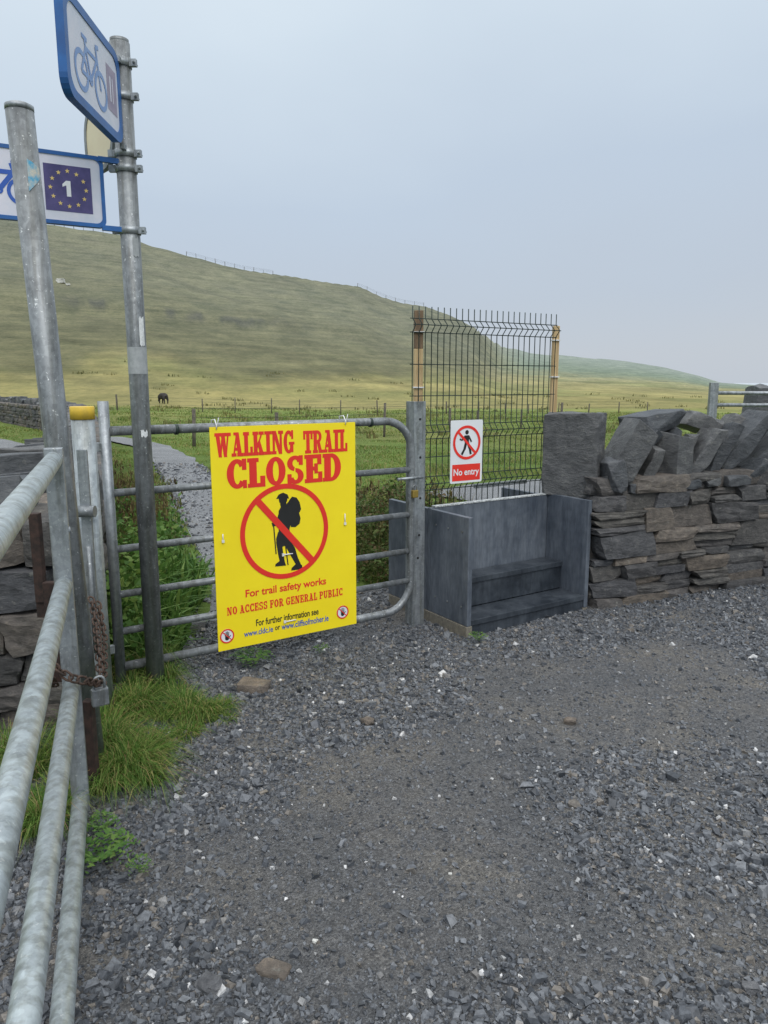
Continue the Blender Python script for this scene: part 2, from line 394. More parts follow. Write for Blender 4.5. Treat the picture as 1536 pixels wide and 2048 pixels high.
c = lerp(c, np.array([.088,.094,.055]), sstep(.04, .2, fbm(A*30+9, R_*.06, 5))*sstep(.3, .6, tt)*.6)
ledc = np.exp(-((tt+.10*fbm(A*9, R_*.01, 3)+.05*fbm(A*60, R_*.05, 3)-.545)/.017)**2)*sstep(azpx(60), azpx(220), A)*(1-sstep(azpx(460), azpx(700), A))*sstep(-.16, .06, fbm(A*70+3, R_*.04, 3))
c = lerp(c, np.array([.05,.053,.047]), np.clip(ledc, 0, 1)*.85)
far = sstep(azpx(960), azpx(1060), A)*sstep(240, 430, R_+R_*.25*n1)
c = lerp(c, np.array([.13,.175,.12]), far)
c = lerp(c, np.array([.30,.335,.36]), sstep(100, 340, R_)*.20+sstep(340, 720, R_)*.36)  # aerial haze painted into the ground colours, stronger with distance
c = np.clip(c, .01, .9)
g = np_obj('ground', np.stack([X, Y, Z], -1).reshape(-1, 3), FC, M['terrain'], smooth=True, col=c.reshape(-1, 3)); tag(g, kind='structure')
M['sea'] = pm('misty_sea', (.40,.44,.48), (.42,.46,.50), .6, 0, .01, bs=0)  # mist over the water is put into this pale colour
s_ = MB(); s_.add([(-9000,600,-45),(9000,600,-45),(9000,12000,-45),(-9000,12000,-45)], [(0,1,2,3)]); s_.build('sea', M['sea'], kind='structure')

# gravel yard sheet
gx = np.linspace(-5, 7, 260); gy = np.linspace(-4, 9, 280)
Xg, Yg = np.meshgrid(gx, gy)
def yard_in(x, y):
    q = qv(x, y)
    return (q < .30+.12*fbm(x*2, y*2, 2)) | ((x > .2) & (q < .75)) | ((x > -1.0) & (x < .3) & (q < .9))
def yardz(x, y): return .014+.018*fbm(x*.9, y*.9, 3)+.006*fbm(x*9, y*9, 2)
Zg = yardz(Xg, Yg)
ig = np.arange(Xg.size).reshape(Xg.shape)
fg = np.stack([ig[:-1,:-1], ig[:-1,1:], ig[1:,1:], ig[1:,:-1]], -1).reshape(-1, 4)
cx = Xg.ravel()[fg].mean(1); cy = Yg.ravel()[fg].mean(1)
fg = fg[yard_in(cx, cy)]
tag(np_obj('gravel_yard', np.stack([Xg, Yg, Zg], -1).reshape(-1, 3), fg, M['yard'], smooth=True), kind='structure')

def strip(name, pl, mat, off):
    P = []; 
    for (x0,y0,w0), (x1,y1,w1) in zip(pl[:-1], pl[1:]):
        n = max(4, int(math.hypot(x1-x0, y1-y0)/.3))
        for i in range(n): t = i/n; P.append((x0+(x1-x0)*t, y0+(y1-y0)*t, w0+(w1-w0)*t))
    P = np.array(P)
    for _ in range(12): P[1:-1] = (P[:-2]+P[1:-1]*2+P[2:])/4
    d = np.gradient(P[:, :2], axis=0); d /= np.linalg.norm(d, axis=1)[:, None]; nn = np.stack([d[:,1], -d[:,0]], 1)
    K = 13; V = []
    for k in range(K):
        s = -1+2*k/(K-1); ww = P[:, 2]+.3*fbm(P[:,1]*1.5+9*s, P[:,0], 3)
        q = P[:, :2]+nn*(ww*s)[:, None]; r = np.hypot(q[:,0], q[:,1])
        V.append(np.c_[q, H(q[:,0], q[:,1])+off+.0035*np.clip(r-6, 0, 99)-.02*abs(s)**3])
    V = np.stack(V, 1); ii = np.arange(len(P)*K).reshape(len(P), K)
    f = np.stack([ii[:-1,:-1], ii[:-1,1:], ii[1:,1:], ii[1:,:-1]], -1).reshape(-1, 4)
    return tag(np_obj(name, V.reshape(-1, 3), f, mat, smooth=True), kind='structure')
strip('path', trail, M['path'], .005); strip('lane', lane, M['path'], .02); strip('gravel_standing', standing, M['path'], .012)

# ------------------------------------------------------------------ gravel stones
CUBE = np.array([(x,y,z) for x in (-1,1) for y in (-1,1) for z in (-1,1)], float)
CF = np.array([(0,1,3,2),(4,6,7,5),(0,4,5,1),(2,3,7,6),(0,2,6,4),(1,5,7,3)])
def scatter(P, size):
    n = len(P)
    V = CUBE[None]*(.5+.30*(rng.random((n,8,3))-.5)*2)
    top = (CUBE[:,2] > 0)[None,:,None]
    V = np.where(top, V*[.70,.70,1], V)
    sc = size[:, None]*np.c_[.8+.6*rng.random(n), .6+.4*rng.random(n), .45+.35*rng.random(n)]
    V = V*sc[:, None]
    a = rng.normal(0, .5, (n,)); ca, sa_ = np.cos(a)[:,None], np.sin(a)[:,None]
    V = np.stack([V[...,0]*ca-V[...,2]*sa_, V[...,1], V[...,0]*sa_+V[...,2]*ca], -1)
    b = rng.random(n)*6.28; cb, sb = np.cos(b)[:,None], np.sin(b)[:,None]
    V = np.stack([V[...,0]*cb-V[...,1]*sb, V[...,0]*sb+V[...,1]*cb, V[...,2]], -1)
    V += P[:, None]
    return V.reshape(-1, 3), (CF[None]+8*np.arange(n)[:,None,None]).reshape(-1, 4)
n = 320000
yy = .75+rng.random(n)**.8*5.5; xx = (rng.random(n)*2-1)*(.60*yy+.35)
q = qv(xx, yy)
stile_keep = ~((xx > .05) & (q > .1) & (xx < 1.45)) 
inwall = (xx > 1.45) & (((yy-5.05)-(xx-1.53)*.433) > 0.03)
comp = 1.1*fbm(xx*1.1+3, yy*1.1, 4)+.22*np.exp(-(((xx-1.2)/.9)**2+((yy-3.4)/.85)**2))+.14*np.exp(-(((xx-.35)/.45)**2+((yy-2.6)/.6)**2))+.16*np.exp(-(((xx+.75)/.25)**2+((yy-2.75)/.3)**2)) \
    -.12*sstep(-.1, -.6, xx)*sstep(3.0, 2.2, yy)-.12*sstep(2.1, 1.4, yy)-.22*np.exp(-((xx-.9)**2/.6+((yy-4.35)/.4)**2))-.16*np.exp(-(((xx+.1)/.6)**2+((yy-3.7)/.5)**2))
dens = np.clip(1.0-sstep(-.08, .22, comp)*.78, 0, 1)*(.75+.5*fbm(xx*5, yy*5, 2))
keep = (rng.random(n) < dens*.86) & (q < .85) & stile_keep & ~inwall & (xx > -2.2)
xx, yy = xx[keep], yy[keep]; comp = comp[keep]
size = np.clip(rng.lognormal(math.log(.0096), .50, len(xx)), .004, .040)
size *= np.where(comp > .08, .75, 1.0)
P = np.c_[xx, yy, yardz(xx, yy)+size*.10]
V, Fq = scatter(P, size)
m_ = 12000; ty = 4.0+rng.random(m_)**1.2*12; tx = -5.6+rng.random(m_)*6
dk = (pl_dist(tx, ty, trail) < .05) & (qv(tx, ty) > .7); tx, ty = tx[dk], ty[dk]
szt = np.clip(rng.lognormal(math.log(.018), .4, len(tx)), .01, .05)*(.7+ty/20)
V2, F2 = scatter(np.c_[tx, ty, H(tx, ty)+.005+.0035*np.clip(ty-6, 0, 99)], szt)
tag(np_obj('gravel', np.r_[V, V2], np.r_[Fq, F2+len(V)], M['gravel']), 'loose dark grey angular gravel chips scattered over the yard and trail', 'gravel', kind='stuff')

# ------------------------------------------------------------------ rocks
bm = bmesh.new(); bmesh.ops.create_cube(bm, size=2); bmesh.ops.subdivide_edges(bm, edges=bm.edges[:], cuts=3, use_grid_fill=True)
SV = [v.co.copy() for v in bm.verts]; SF = [tuple(v.index for v in f.verts) for f in bm.faces]; bm.free()
def rock(mb, c, ux, uy, uz, rough=.10, k=6, seed=None):
    c = Vector(c); ux, uy, uz = Vector(ux), Vector(uy), Vector(uz)
    sd = Vector((random.random()*90, random.random()*90, random.random()*90)) if seed is None else Vector((seed*3.7, seed*1.3, seed*7.7))
    tx, ty, tz = (random.uniform(-.16,.16) for _ in range(3)); tw = random.uniform(-.14,.14)
    vs = []
    for p in SV:
        l = (abs(p.x)**k+abs(p.y)**k+abs(p.z)**k)**(1/k)
        d = noise.noise_vector(p*.9+sd)*rough*1.2+noise.noise_vector(p*2.6+sd)*rough*.9
        qv_ = p/l*1.03+d
        x = qv_.x*(1+tx*qv_.z)+tw*qv_.z; y = qv_.y*(1+ty*qv_.x); z = qv_.z*(1+tz*qv_.x)
        vs.append(c+ux*x+uy*y+uz*z)
    mb.add(vs, SF, False)
def crag(mb, c, ux, uy, uz, jit=.16, chip=.5, seed=None, fine=.007, cuts=2, shear=None, bev=.005):
    """angular broken slab: hull of a chipped box, roughened"""
    R = random.Random(seed if seed is not None else random.random())
    c, ux, uy, uz = Vector(c), Vector(ux), Vector(uy), Vector(uz); pts = []
    for sx_ in (-1,1):
        for sy_ in (-1,1):
            for sz_ in (-1,1):
                p = Vector((sx_*(1-R.random()*jit), sy_*(1-R.random()*jit), sz_*(1-R.random()*jit)))
                if R.random() < chip:
                    for ax in range(3):
                        q_ = p.copy(); q_[ax] *= 1-R.uniform(.15,1.1 if ax != 1 else .5); pts.append(q_)
                else: pts.append(p)
    sh = R.uniform(-.22,.22) if shear is None else shear
    for p in pts: p.x += sh*p.z
    b_ = bmesh.new()
    for p in pts: b_.verts.new(c+ux*p.x+uy*p.y+uz*p.z)
    bmesh.ops.convex_hull(b_, input=b_.verts[:])
    for v in [v for v in b_.verts if not v.link_faces]: b_.verts.remove(v)
    bmesh.ops.dissolve_limit(b_, angle_limit=.09, verts=b_.verts[:], edges=b_.edges[:])
    bmesh.ops.triangulate(b_, faces=b_.faces[:])
    if bev: bmesh.ops.bevel(b_, geom=[e for e in b_.edges if e.calc_face_angle(0) > .35], offset=bev, segments=1, affect='EDGES')
    bmesh.ops.triangulate(b_, faces=b_.faces[:])
    if cuts: bmesh.ops.subdivide_edges(b_, edges=[e for e in b_.edges if e.calc_length() > .05], cuts=cuts)
    bmesh.ops.triangulate(b_, faces=b_.faces[:])
    so_ = Vector((0,0,R.random()))
    for v in b_.verts: v.co += noise.noise_vector(v.co*9+so_)*fine+noise.noise_vector(v.co*30)*fine*.5
    b_.verts.index_update()
    mb.add([v.co.copy() for v in b_.verts], [tuple(v.index for v in f.verts) for f in b_.faces]); b_.free()
def rot(v, ax, deg): return Matrix.Rotation(math.radians(deg), 3, ax) @ Vector(v)

# right-hand dry stone wall
W0 = Vector((1.50,5.04,0)); WD = Vector((.918,.397,0)).normalized(); WN = Vector((-WD.y, WD.x, 0))
wr = thing('dry_stone_wall', 'dark dry stone wall topped with leaning slabs right of the step stile', 'stone wall', W0)
mb = MB(); z = -.02
def wstone(a, L, z0, hgt):
    c_ = W0+WD*(a+L/2)+WN*(.13+random.uniform(-.04,.03))+Vector((0,0,z0+hgt/2)); tilt = random.uniform(-4,4) if L < .3 else random.uniform(-2,2)
    if random.random() < .35: crag(mb, c_, WD*(L/2*1.05), WN*.14, rot((0,0,hgt/2*1.08), WN, tilt), .08, .22, fine=.005, cuts=1, bev=.003)
    else: rock(mb, c_, WD*(L/2-.003), WN*.14, rot((0,0,hgt/2-.002), WN, tilt), .08, 16)
while z < .90:
    hgt = random.choice([.05,.07,.09,.11,.13,.16,.18]); a = -.02+random.uniform(-.05, 0)
    if z+hgt > .93: hgt = .93-z
    while a < 4.2:
        L = random.uniform(.12,.28)+hgt*random.uniform(.5,1.9)
        if random.random() < .34 and hgt > .10:
            k2 = random.choice((2,2,3)) if hgt > .14 else 2
            for i in range(k2): wstone(a, L, z+hgt*i/k2, hgt/k2)
        else: wstone(a, L, z, hgt)
        a += L
    for b in (.18,.42):
        rock(mb, W0+WD*.1+WN*b+Vector((0,0,z+hgt/2)), WD*.13, WN*.13, Vector((0,0,hgt/2)), .08, 12)
    a = 0
    while a < 4.2:
        L = random.uniform(.2,.5); rock(mb, W0+WD*(a+L/2)+WN*.5+Vector((0,0,z+hgt/2)), WD*(L/2), WN*.1, Vector((0,0,hgt/2)), .07, 12); a += L
    z += hgt
mb.build('stone_courses', M['stone'], wr)
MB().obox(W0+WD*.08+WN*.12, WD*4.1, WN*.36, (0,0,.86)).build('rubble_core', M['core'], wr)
cop = [(1250,908,52,138,.17,-24,.12,.35,-18),(1300,842,96,34,.17,9,.36,.1,6),(1228,950,38,64,.12,8,.06,0,-10),(1296,935,26,92,.14,-22,.14,.1,-25),(1343,920,54,110,.13,-5,.12,-.15,18),
       (1384,844,82,32,.17,-15,.38,.2,-8),(1400,904,28,114,.14,-31,.14,.1,-20),(1436,903,25,126,.14,-26,.16,.2,-30),(1478,880,33,156,.16,-41,.20,.3,-12),(1530,904,36,118,.16,-38,.14,.15,-22),
       (1590,900,60,112,.15,-22,.2,.2,-15),(1640,890,50,120,.15,-30,.15,.1,-20),(1700,900,60,110,.15,-18,.2,.2,0),(1268,972,60,22,.12,3,.08,0,0),(1462,958,56,22,.12,0,.06,0,0),
       (1325,974,50,20,.10,-8,.06,0,0),(1502,945,20,70,.10,-48,.08,.1,-10),(1418,960,40,22,.1,8,.05,0,0),(1278,903,18,100,.12,-38,.24,.2,-24),(1374,966,48,20,.1,4,.05,0,0),(1368,905,18,88,.12,-18,.22,.2,-30),(1452,860,28,68,.12,-34,.36,.1,-20),(1325,880,26,56,.12,-28,.32,.1,10),(1554,903,22,100,.12,-44,.26,.1,-20),(1506,868,22,90,.12,-40,.34,.1,-15)]
def wallpt(px, off):
    k = (px-768)/F
    o = W0+WN*off; a = (k*o.y-o.x)/(WD.x-k*WD.y); return o+WD*a
for i, (px, py, wp, hp, dp, roll, off, sh, yaw) in enumerate(cop):
    p = wallpt(px, off); sc = p.y/F*1.05; zc = zY(py, p.y)
    ux = rot(WD*(wp*sc/2), WN, -roll); uz = rot((0,0,hp*sc/2), WN, -roll)
    mb = MB()
    crag(mb, (p.x, p.y, zc), rot(ux, 'Z', yaw), rot(WN*dp, 'Z', yaw), rot(uz, 'Z', yaw), .24, .65, seed=i+31, shear=sh*.6, bev=.003)
    mb.build('coping_stone', M['coping'], wr)
mb = MB(); an = math.radians(-32); fx = Vector((math.cos(an), math.sin(an), 0)); fy = Vector((-fx.y, fx.x, 0))
crag(mb, (1.355, 5.29, 1.075), rot(fx*.215, 'Y', -1), fy*.085, (.008,0,.31), .10, .45, seed=12, fine=.011, cuts=5)
mb.build('upright_slab', M['coping'], wr, label='broad upright slab standing at the end of the wall')

def field_wall(label, path, WH, first_end):
    lw = thing('dry_stone_wall', label, 'stone wall', (path[0][0], path[0][1], h1(*path[0])))
    mb = MB(); core = MB(); copl = []
    for (x0,y0), (x1,y1) in zip(path[:-1], path[1:]):
        a0, a1 = Vector((x0,y0,0)), Vector((x1,y1,0))
        d = (a1-a0); L = d.length; d.normalize(); nn = Vector((d.y,-d.x,0)); r = a0.length
        big = 1 if r < 9 else (1.4 if r < 30 else 1.6)
        z = -.05
        while z < WH:
            hg = random.uniform(.10,.17)*big**.6
            if r < 4: hg = random.uniform(.10,.22)
            for side in ((1,-1) if (r < 12 or r > 25) else (1,)):
                a = 0
                while a < L:
                    l = min(random.uniform(.2,.5)*big, L-a+.05); c0 = a0+d*(a+l/2)+nn*side*(.27+random.uniform(-.03,.03)); gz = h1(c0.x, c0.y)
                    rock(mb, c0+Vector((0,0,gz+z+hg/2)), d*(l/2), nn*.14, (0,0,hg/2), .12, 7); a += l
            if first_end and r < 4:
                b = -.40
                while b < .28:
                    l = min(random.uniform(.16,.42), .36-b); rock(mb, a0+nn*(b+l/2)-d*random.uniform(.0,.06)+Vector((0,0,z+hg/2)), nn*(l/2), d*.12, (0,0,hg/2-.003), .12, 9); b += l
            z += hg
        a = 0
        while a < L:
            l = random.uniform(.14,.28)*big; c0 = a0+d*(a+l/2); gz = h1(c0.x, c0.y); hh = random.uniform(.09,.21)
            m2 = MB(); tl = random.uniform(-40, 15)
            crag(m2, c0+Vector((0,0,gz+WH+.05+hh*.6))+nn*random.uniform(-.06,.06), rot(d*(l/2), nn, tl), nn*.20, rot((0,0,hh), nn, tl), .22, .6, cuts=1)
            copl.append(m2); a += l*random.uniform(.9,1.25)
        gz0, gz1 = h1(a0.x, a0.y), h1(a1.x, a1.y)
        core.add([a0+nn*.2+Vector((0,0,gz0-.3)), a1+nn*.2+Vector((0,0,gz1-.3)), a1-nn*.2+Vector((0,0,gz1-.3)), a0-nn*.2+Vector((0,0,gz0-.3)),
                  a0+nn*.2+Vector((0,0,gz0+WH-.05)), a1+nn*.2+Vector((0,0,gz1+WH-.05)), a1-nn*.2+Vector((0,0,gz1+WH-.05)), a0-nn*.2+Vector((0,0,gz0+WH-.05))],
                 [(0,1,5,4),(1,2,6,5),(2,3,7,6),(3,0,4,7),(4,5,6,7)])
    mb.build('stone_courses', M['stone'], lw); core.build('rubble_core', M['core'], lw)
    rest = MB()
    for i, m2 in enumerate(copl):
        if i < 70: m2.build('coping_stone', M['coping'], lw)
        else: rest.add(m2.v, m2.f)
    if rest.v: rest.build('distant_coping', M['coping'], lw, kind='stuff')
field_wall('rough dry stone wall running away behind the left gate posts between lane and trail', wallpath, .80, True)

# ------------------------------------------------------------------ art on flat signs
class Art:
    def __init__(s, O, Uv, Vv):
        s.O, s.U, s.V = Vector(O), Vector(Uv).normalized(), Vector(Vv).normalized(); s.N = s.U.cross(s.V)
    def uv(s, px, py):
        d = ray(px, py); C = Vector((0,0,CZ)); t = (s.O-C).dot(s.N)/d.dot(s.N); p = C+d*t-s.O
        return (p.dot(s.U), p.dot(s.V))
    def P(s, a, b, k=0): return s.O+s.U*a+s.V*b+s.N*k
class Layer:
    def __init__(s, art, depth): s.a = art; s.d = depth; s.m = MB(); s.i = 0
    def poly(s, pts):
        k = s.d+s.i*.00004; s.i = (s.i+1) % 22
        ar = sum(pts[i][0]*pts[(i+1) % len(pts)][1]-pts[(i+1) % len(pts)][0]*pts[i][1] for i in range(len(pts)))
        if ar < 0: pts = pts[::-1]
        s.m.add([s.a.P(x, y, k) for x, y in pts], [tuple(range(len(pts)))]); return s
    def rect(s, a0, b0, a1, b1): return s.poly([(a0,b0),(a1,b0),(a1,b1),(a0,b1)])
    def arc(s, cx, cy, rx, ry, ix, iy, t0, t1, n=32):
        k = s.d+s.i*.00004; s.i = (s.i+1) % 22; vs = []; fs = []
        for j in range(n+1):
            t = math.radians(t0+(t1-t0)*j/n)
            vs += [s.a.P(cx+rx*math.cos(t), cy+ry*math.sin(t), k), s.a.P(cx+ix*math.cos(t), cy+iy*math.sin(t), k)]
            if j: fs.append((2*j-2, 2*j, 2*j+1, 2*j-1))
        s.m.add(vs, fs); return s
    def disc(s, cx, cy, rx, ry, n=28): return s.poly([(cx+rx*math.cos(6.2832*j/n), cy+ry*math.sin(6.2832*j/n)) for j in range(n)])
    def line(s, p, q, w):
        dx, dy = q[0]-p[0], q[1]-p[1]; l = math.hypot(dx, dy) or 1; nx_, ny_ = -dy/l*w/2, dx/l*w/2
        return s.poly([(p[0]+nx_,p[1]+ny_),(q[0]+nx_,q[1]+ny_),(q[0]-nx_,q[1]-ny_),(p[0]-nx_,p[1]-ny_)])
    def text(s, txt, a0, b0, a1, b1, off=0.):
        cu = bpy.data.curves.new('lettering', 'FONT'); cu.body = txt; cu.offset = off; cu.resolution_u = 4
        ob = bpy.data.objects.new('lettering', cu); COL.objects.link(ob)
        bpy.context.view_layer.update()
        dg = bpy.context.evaluated_depsgraph_get(); me = bpy.data.meshes.new_from_object(ob.evaluated_get(dg))
        vs = [v.co.copy() for v in me.vertices]; fs = [tuple(p.vertices) for p in me.polygons]
        x0, x1 = min(v.x for v in vs), max(v.x for v in vs); y0, y1 = min(v.y for v in vs), max(v.y for v in vs)
        out = [s.a.P(a0+(v.x-x0)/(x1-x0)*(a1-a0), b0+(v.y-y0)/(y1-y0)*(b1-b0), s.d) for v in vs]
        if fs:
            f = fs[0]; nrm = (out[f[1]]-out[f[0]]).cross(out[f[2]]-out[f[0]])
            if nrm.dot(s.a.N) < 0: fs = [g_[::-1] for g_ in fs]
        s.m.add(out, fs)
        bpy.data.objects.remove(ob); bpy.data.curves.remove(cu); bpy.data.meshes.remove(me); return s
    def slab(s, txt, a0, b0, a1, b1, gap=.05, fat=0.):
        W = 0; items = []
        for ch in txt:
            if ch == ' ': W += .42; continue
            g_ = GL[ch]; items.append((W, g_)); W += g_[0]+gap
        W -= gap; fx = (a1-a0)/W; fy = b1-b0
        for off, g_ in items:
            for pr in g_[1]:
                if pr[0] == 'r': s.rect(a0+(off+pr[1]-fat)*fx, b0+pr[2]*fy, a0+(off+pr[3]+fat)*fx, b0+pr[4]*fy)
                elif pr[0] == 'p':
                    mx_ = sum(x for x, y in pr[1])/len(pr[1])
                    s.poly([(a0+(off+x+(fat if x > mx_ else -fat)*.7)*fx, b0+y*fy) for x, y in pr[1]])
                elif pr[0] == 'a': _, cx_, cy_, rx, ry, ix, iy, t0, t1 = pr; s.arc(a0+(off+cx_)*fx, b0+cy_*fy, (rx+fat*.5)*fx, ry*fy, (ix-fat*.5)*fx, iy*fy, t0, t1, 24)
        return s
    def build(s, name, mat, parent, **k): return s.m.build(name, mat, parent, **k)
GL = {
 'I': (.54, [('r',.14,0,.40,1),('r',0,0,.54,.14),('r',0,.86,.54,1)]),
 'L': (.72, [('r',.08,0,.34,1),('r',0,.86,.44,1),('r',0,0,.72,.14),('r',.57,0,.72,.38)]),
 'T': (.82, [('r',.28,0,.54,1),('r',.15,0,.67,.14),('r',0,.86,.82,1),('r',0,.62,.13,1),('r',.69,.62,.82,1)]),
 'A': (.92, [('p',[(.09,0),(.23,0),(.50,1),(.38,1)]),('p',[(.52,0),(.82,0),(.58,1),(.32,1)]),('r',.22,.24,.62,.37),('r',0,0,.34,.14),('r',.46,0,.92,.14),('r',.2,.88,.55,1)]),
 'W': (1.26, [('p',[(.06,1),(.34,1),(.50,0),(.28,0)]),('p',[(.36,0),(.50,0),(.66,1),(.54,1)]),('p',[(.48,1),(.76,1),(.92,0),(.70,0)]),('p',[(.78,0),(.92,0),(1.12,1),(.99,1)]),
              ('r',0,.86,.43,1),('r',.46,.86,.83,1),('r',.86,.86,1.26,1)]),
 'K': (.94, [('r',.08,0,.34,1),('r',0,0,.42,.14),('r',0,.86,.42,1),('p',[(.3,.34),(.66,.92),(.80,.92),(.36,.24)]),('p',[(.38,.52),(.56,.70),(.90,0),(.58,0)]),('r',.52,.86,.90,1),('r',.50,0,.94,.14)]),
 'N': (.96, [('r',.08,0,.22,1),('r',0,0,.34,.14),('r',0,.86,.3,1),('p',[(.08,1),(.38,1),(.84,0),(.56,0)]),('r',.70,0,.84,1),('r',.58,.86,.96,1)]),
 'R': (.92, [('r',.08,0,.34,1),('r',0,0,.42,.14),('r',0,.86,.42,1),('a',.42,.72,.38,.28,.14,.14,-90,90),('r',.3,.44,.43,.58),('p',[(.38,.48),(.62,.50),(.86,0),(.58,0)]),('r',.54,0,.92,.14)]),
 'P': (.82, [('r',.08,0,.34,1),('r',0,0,.44,.14),('r',0,.86,.42,1),('a',.42,.71,.40,.29,.14,.15,-90,90),('r',.3,.42,.43,.56)]),
 'B': (.86, [('r',.08,0,.34,1),('r',0,0,.44,.14),('r',0,.86,.44,1),('a',.42,.74,.36,.26,.12,.13,-90,90),('a',.42,.27,.42,.27,.16,.13,-90,90),('r',.3,.44,.44,.58)]),
 'C': (.84, [('a',.44,.5,.44,.5,.17,.35,38,322),('r',.70,.62,.82,1),('r',.72,.0,.82,.28)]),
 'G': (.92, [('a',.44,.5,.44,.5,.17,.35,38,322),('r',.70,.62,.82,1),('r',.58,.05,.82,.46),('r',.48,.38,.92,.5)]),
 'O': (.88, [('a',.44,.5,.44,.5,.16,.35,0,360)]),
 'U': (.90, [('r',.08,.35,.34,1),('r',.62,.35,.78,1),('a',.43,.36,.35,.36,.09,.22,180,360),('r',0,.86,.42,1),('r',.54,.86,.90,1)]),
 'S': (.78, [('a',.38,.73,.36,.27,.14,.13,15,262),('a',.40,.28,.37,.28,.13,.14,-165,92),('r',.60,.66,.72,1),('r',.04,0,.16,.36)]),
 'E': (.80, [('r',.08,0,.34,1),('r',0,.86,.76,1),('r',.63,.64,.76,1),('r',0,0,.80,.14),('r',.67,0,.80,.38),('r',.3,.43,.52,.57),('r',.48,.32,.58,.68)]),
 'F': (.78, [('r',.08,0,.34,1),('r',0,.86,.76,1),('r',.63,.62,.76,1),('r',0,0,.46,.14),('r',.3,.43,.52,.57),('r',.48,.32,.58,.68)]),
 'D': (.88, [('r',.08,0,.34,1),('r',0,.86,.42,1),('r',0,0,.42,.14),('a',.40,.5,.48,.5,.20,.36,-90,90)]),
}
def trace(layer, pts): return layer.poly([layer.a.uv(*p) for p in pts])

# ------------------------------------------------------------------ yellow closure sign
s0 = G0+U*.492-NB*.040
O = Vector((s0.x, s0.y, .135)); A1 = Art(O, U, (0,0,1)); SW, SH = .88, 1.225
ys = thing('warning_sign', 'large yellow sign board with a crossed out hiker tied to the field gate', 'sign', (s0.x, s0.y, .135))
MB().obox(A1.P(0,0,-.005), U*SW, (0,0,SH), A1.N*.005).build('board', M['sign_yellow'], ys, bevel=.001)
def rowbox(pl, pr, hgt):
    a = A1.uv(*pl); b = A1.uv(*pr); m0 = (a[1]+b[1])/2; return a[0], m0-hgt/2, b[0], m0+hgt/2
Layer(A1, .001).slab('WALKING', *rowbox((430,888), (588,886), .128), gap=.07, fat=.03).build('heading_word', M['red'], ys)
Layer(A1, .001).slab('TRAIL', *rowbox((607,884), (694,881), .128), gap=.07, fat=.03).build('heading_word', M['red'], ys)
Layer(A1, .001).slab('CLOSED', *rowbox((454,945), (681,937), .160), gap=.10, fat=.04).build('heading_word', M['red'], ys)
def row(txt, pl, pr, hgt, off, mat='red', slab=False):
    L = Layer(A1, .001)
    if slab: L.slab(txt, *rowbox(pl, pr, hgt), gap=.12)
    else: L.text(txt, *rowbox(pl, pr, hgt), off)
    L.build('message_lettering', M[mat], ys)
row('For trail safety works', (491,1190), (652,1163), .058, .022)
row('NO ACCESS FOR GENERAL PUBLIC', (454,1222), (685,1184), .046, 0, slab=True)
row('For further information see', (512,1246), (637,1222), .040, .02, 'black')
row('www.cldc.ie', (488,1268), (546,1258), .034, .018, 'blue_print'); row('www.cliffsofmoher.ie', (563,1254), (657,1235), .038, .018, 'blue_print'); row('or', (550,1257), (560,1255), .022, .018, 'black')
cxy = A1.uv(571,1063); rad = (A1.uv(660,1063)[0]-A1.uv(484,1063)[0])/2
HB = Layer(A1, .0012)
trace(HB, [(557,1022),(562,1013),(574,1008),(579,1020),(582,1045),(578,1062),(557,1066),(558,1046)])
trace(HB, [(556,1064),(579,1060),(584,1078),(578,1090),(568,1092),(560,1096),(553,1092),(552,1078)])
trace(HB, [(565,1086),(580,1080),(590,1096),(596,1116),(603,1131),(594,1133),(584,1116),(574,1098)])
trace(HB, [(552,1084),(564,1088),(566,1104),(570,1126),(560,1127),(556,1108)])
trace(HB, [(592,1127),(604,1130),(605,1138),(582,1141),(583,1136)]); trace(HB, [(559,1122),(570,1125),(572,1131),(550,1133),(551,1128)])
trace(HB, [(577,1002),(584,993),(593,995),(599,1004),(602,1018),(598,1026),(601,1036),(599,1047),(591,1054),(582,1054),(577,1040)])
trace(HB, [(574,1006),(580,1000),(586,1010),(580,1030),(572,1026)])
hc = A1.uv(566,998); HB.disc(hc[0], hc[1], .026, .032)
trace(HB, [(552,998),(557,989),(566,985),(575,989),(578,997),(566,996)])
trace(HB, [(560,1008),(572,1004),(575,1014),(562,1016)])
trace(HB, [(560,1018),(567,1022),(564,1040),(555,1051),(545,1053),(543,1046),(552,1043)])
HB.line(A1.uv(547,1050), A1.uv(552,1108), .007); HB.line(A1.uv(571,1092), A1.uv(576,1130), .007)
HB.build('hiker_pictogram', M['black'], ys)
RB = Layer(A1, .0022); RB.arc(*cxy, rad, rad, rad*.895, rad*.895, 0, 360, 64)
a_ = math.radians(131); RB.line((cxy[0]+rad*.95*math.cos(a_), cxy[1]+rad*.95*math.sin(a_)), (cxy[0]-rad*.95*math.cos(a_), cxy[1]-rad*.95*math.sin(a_)), rad*.14)
RB.build('prohibition_ring', M['red'], ys)
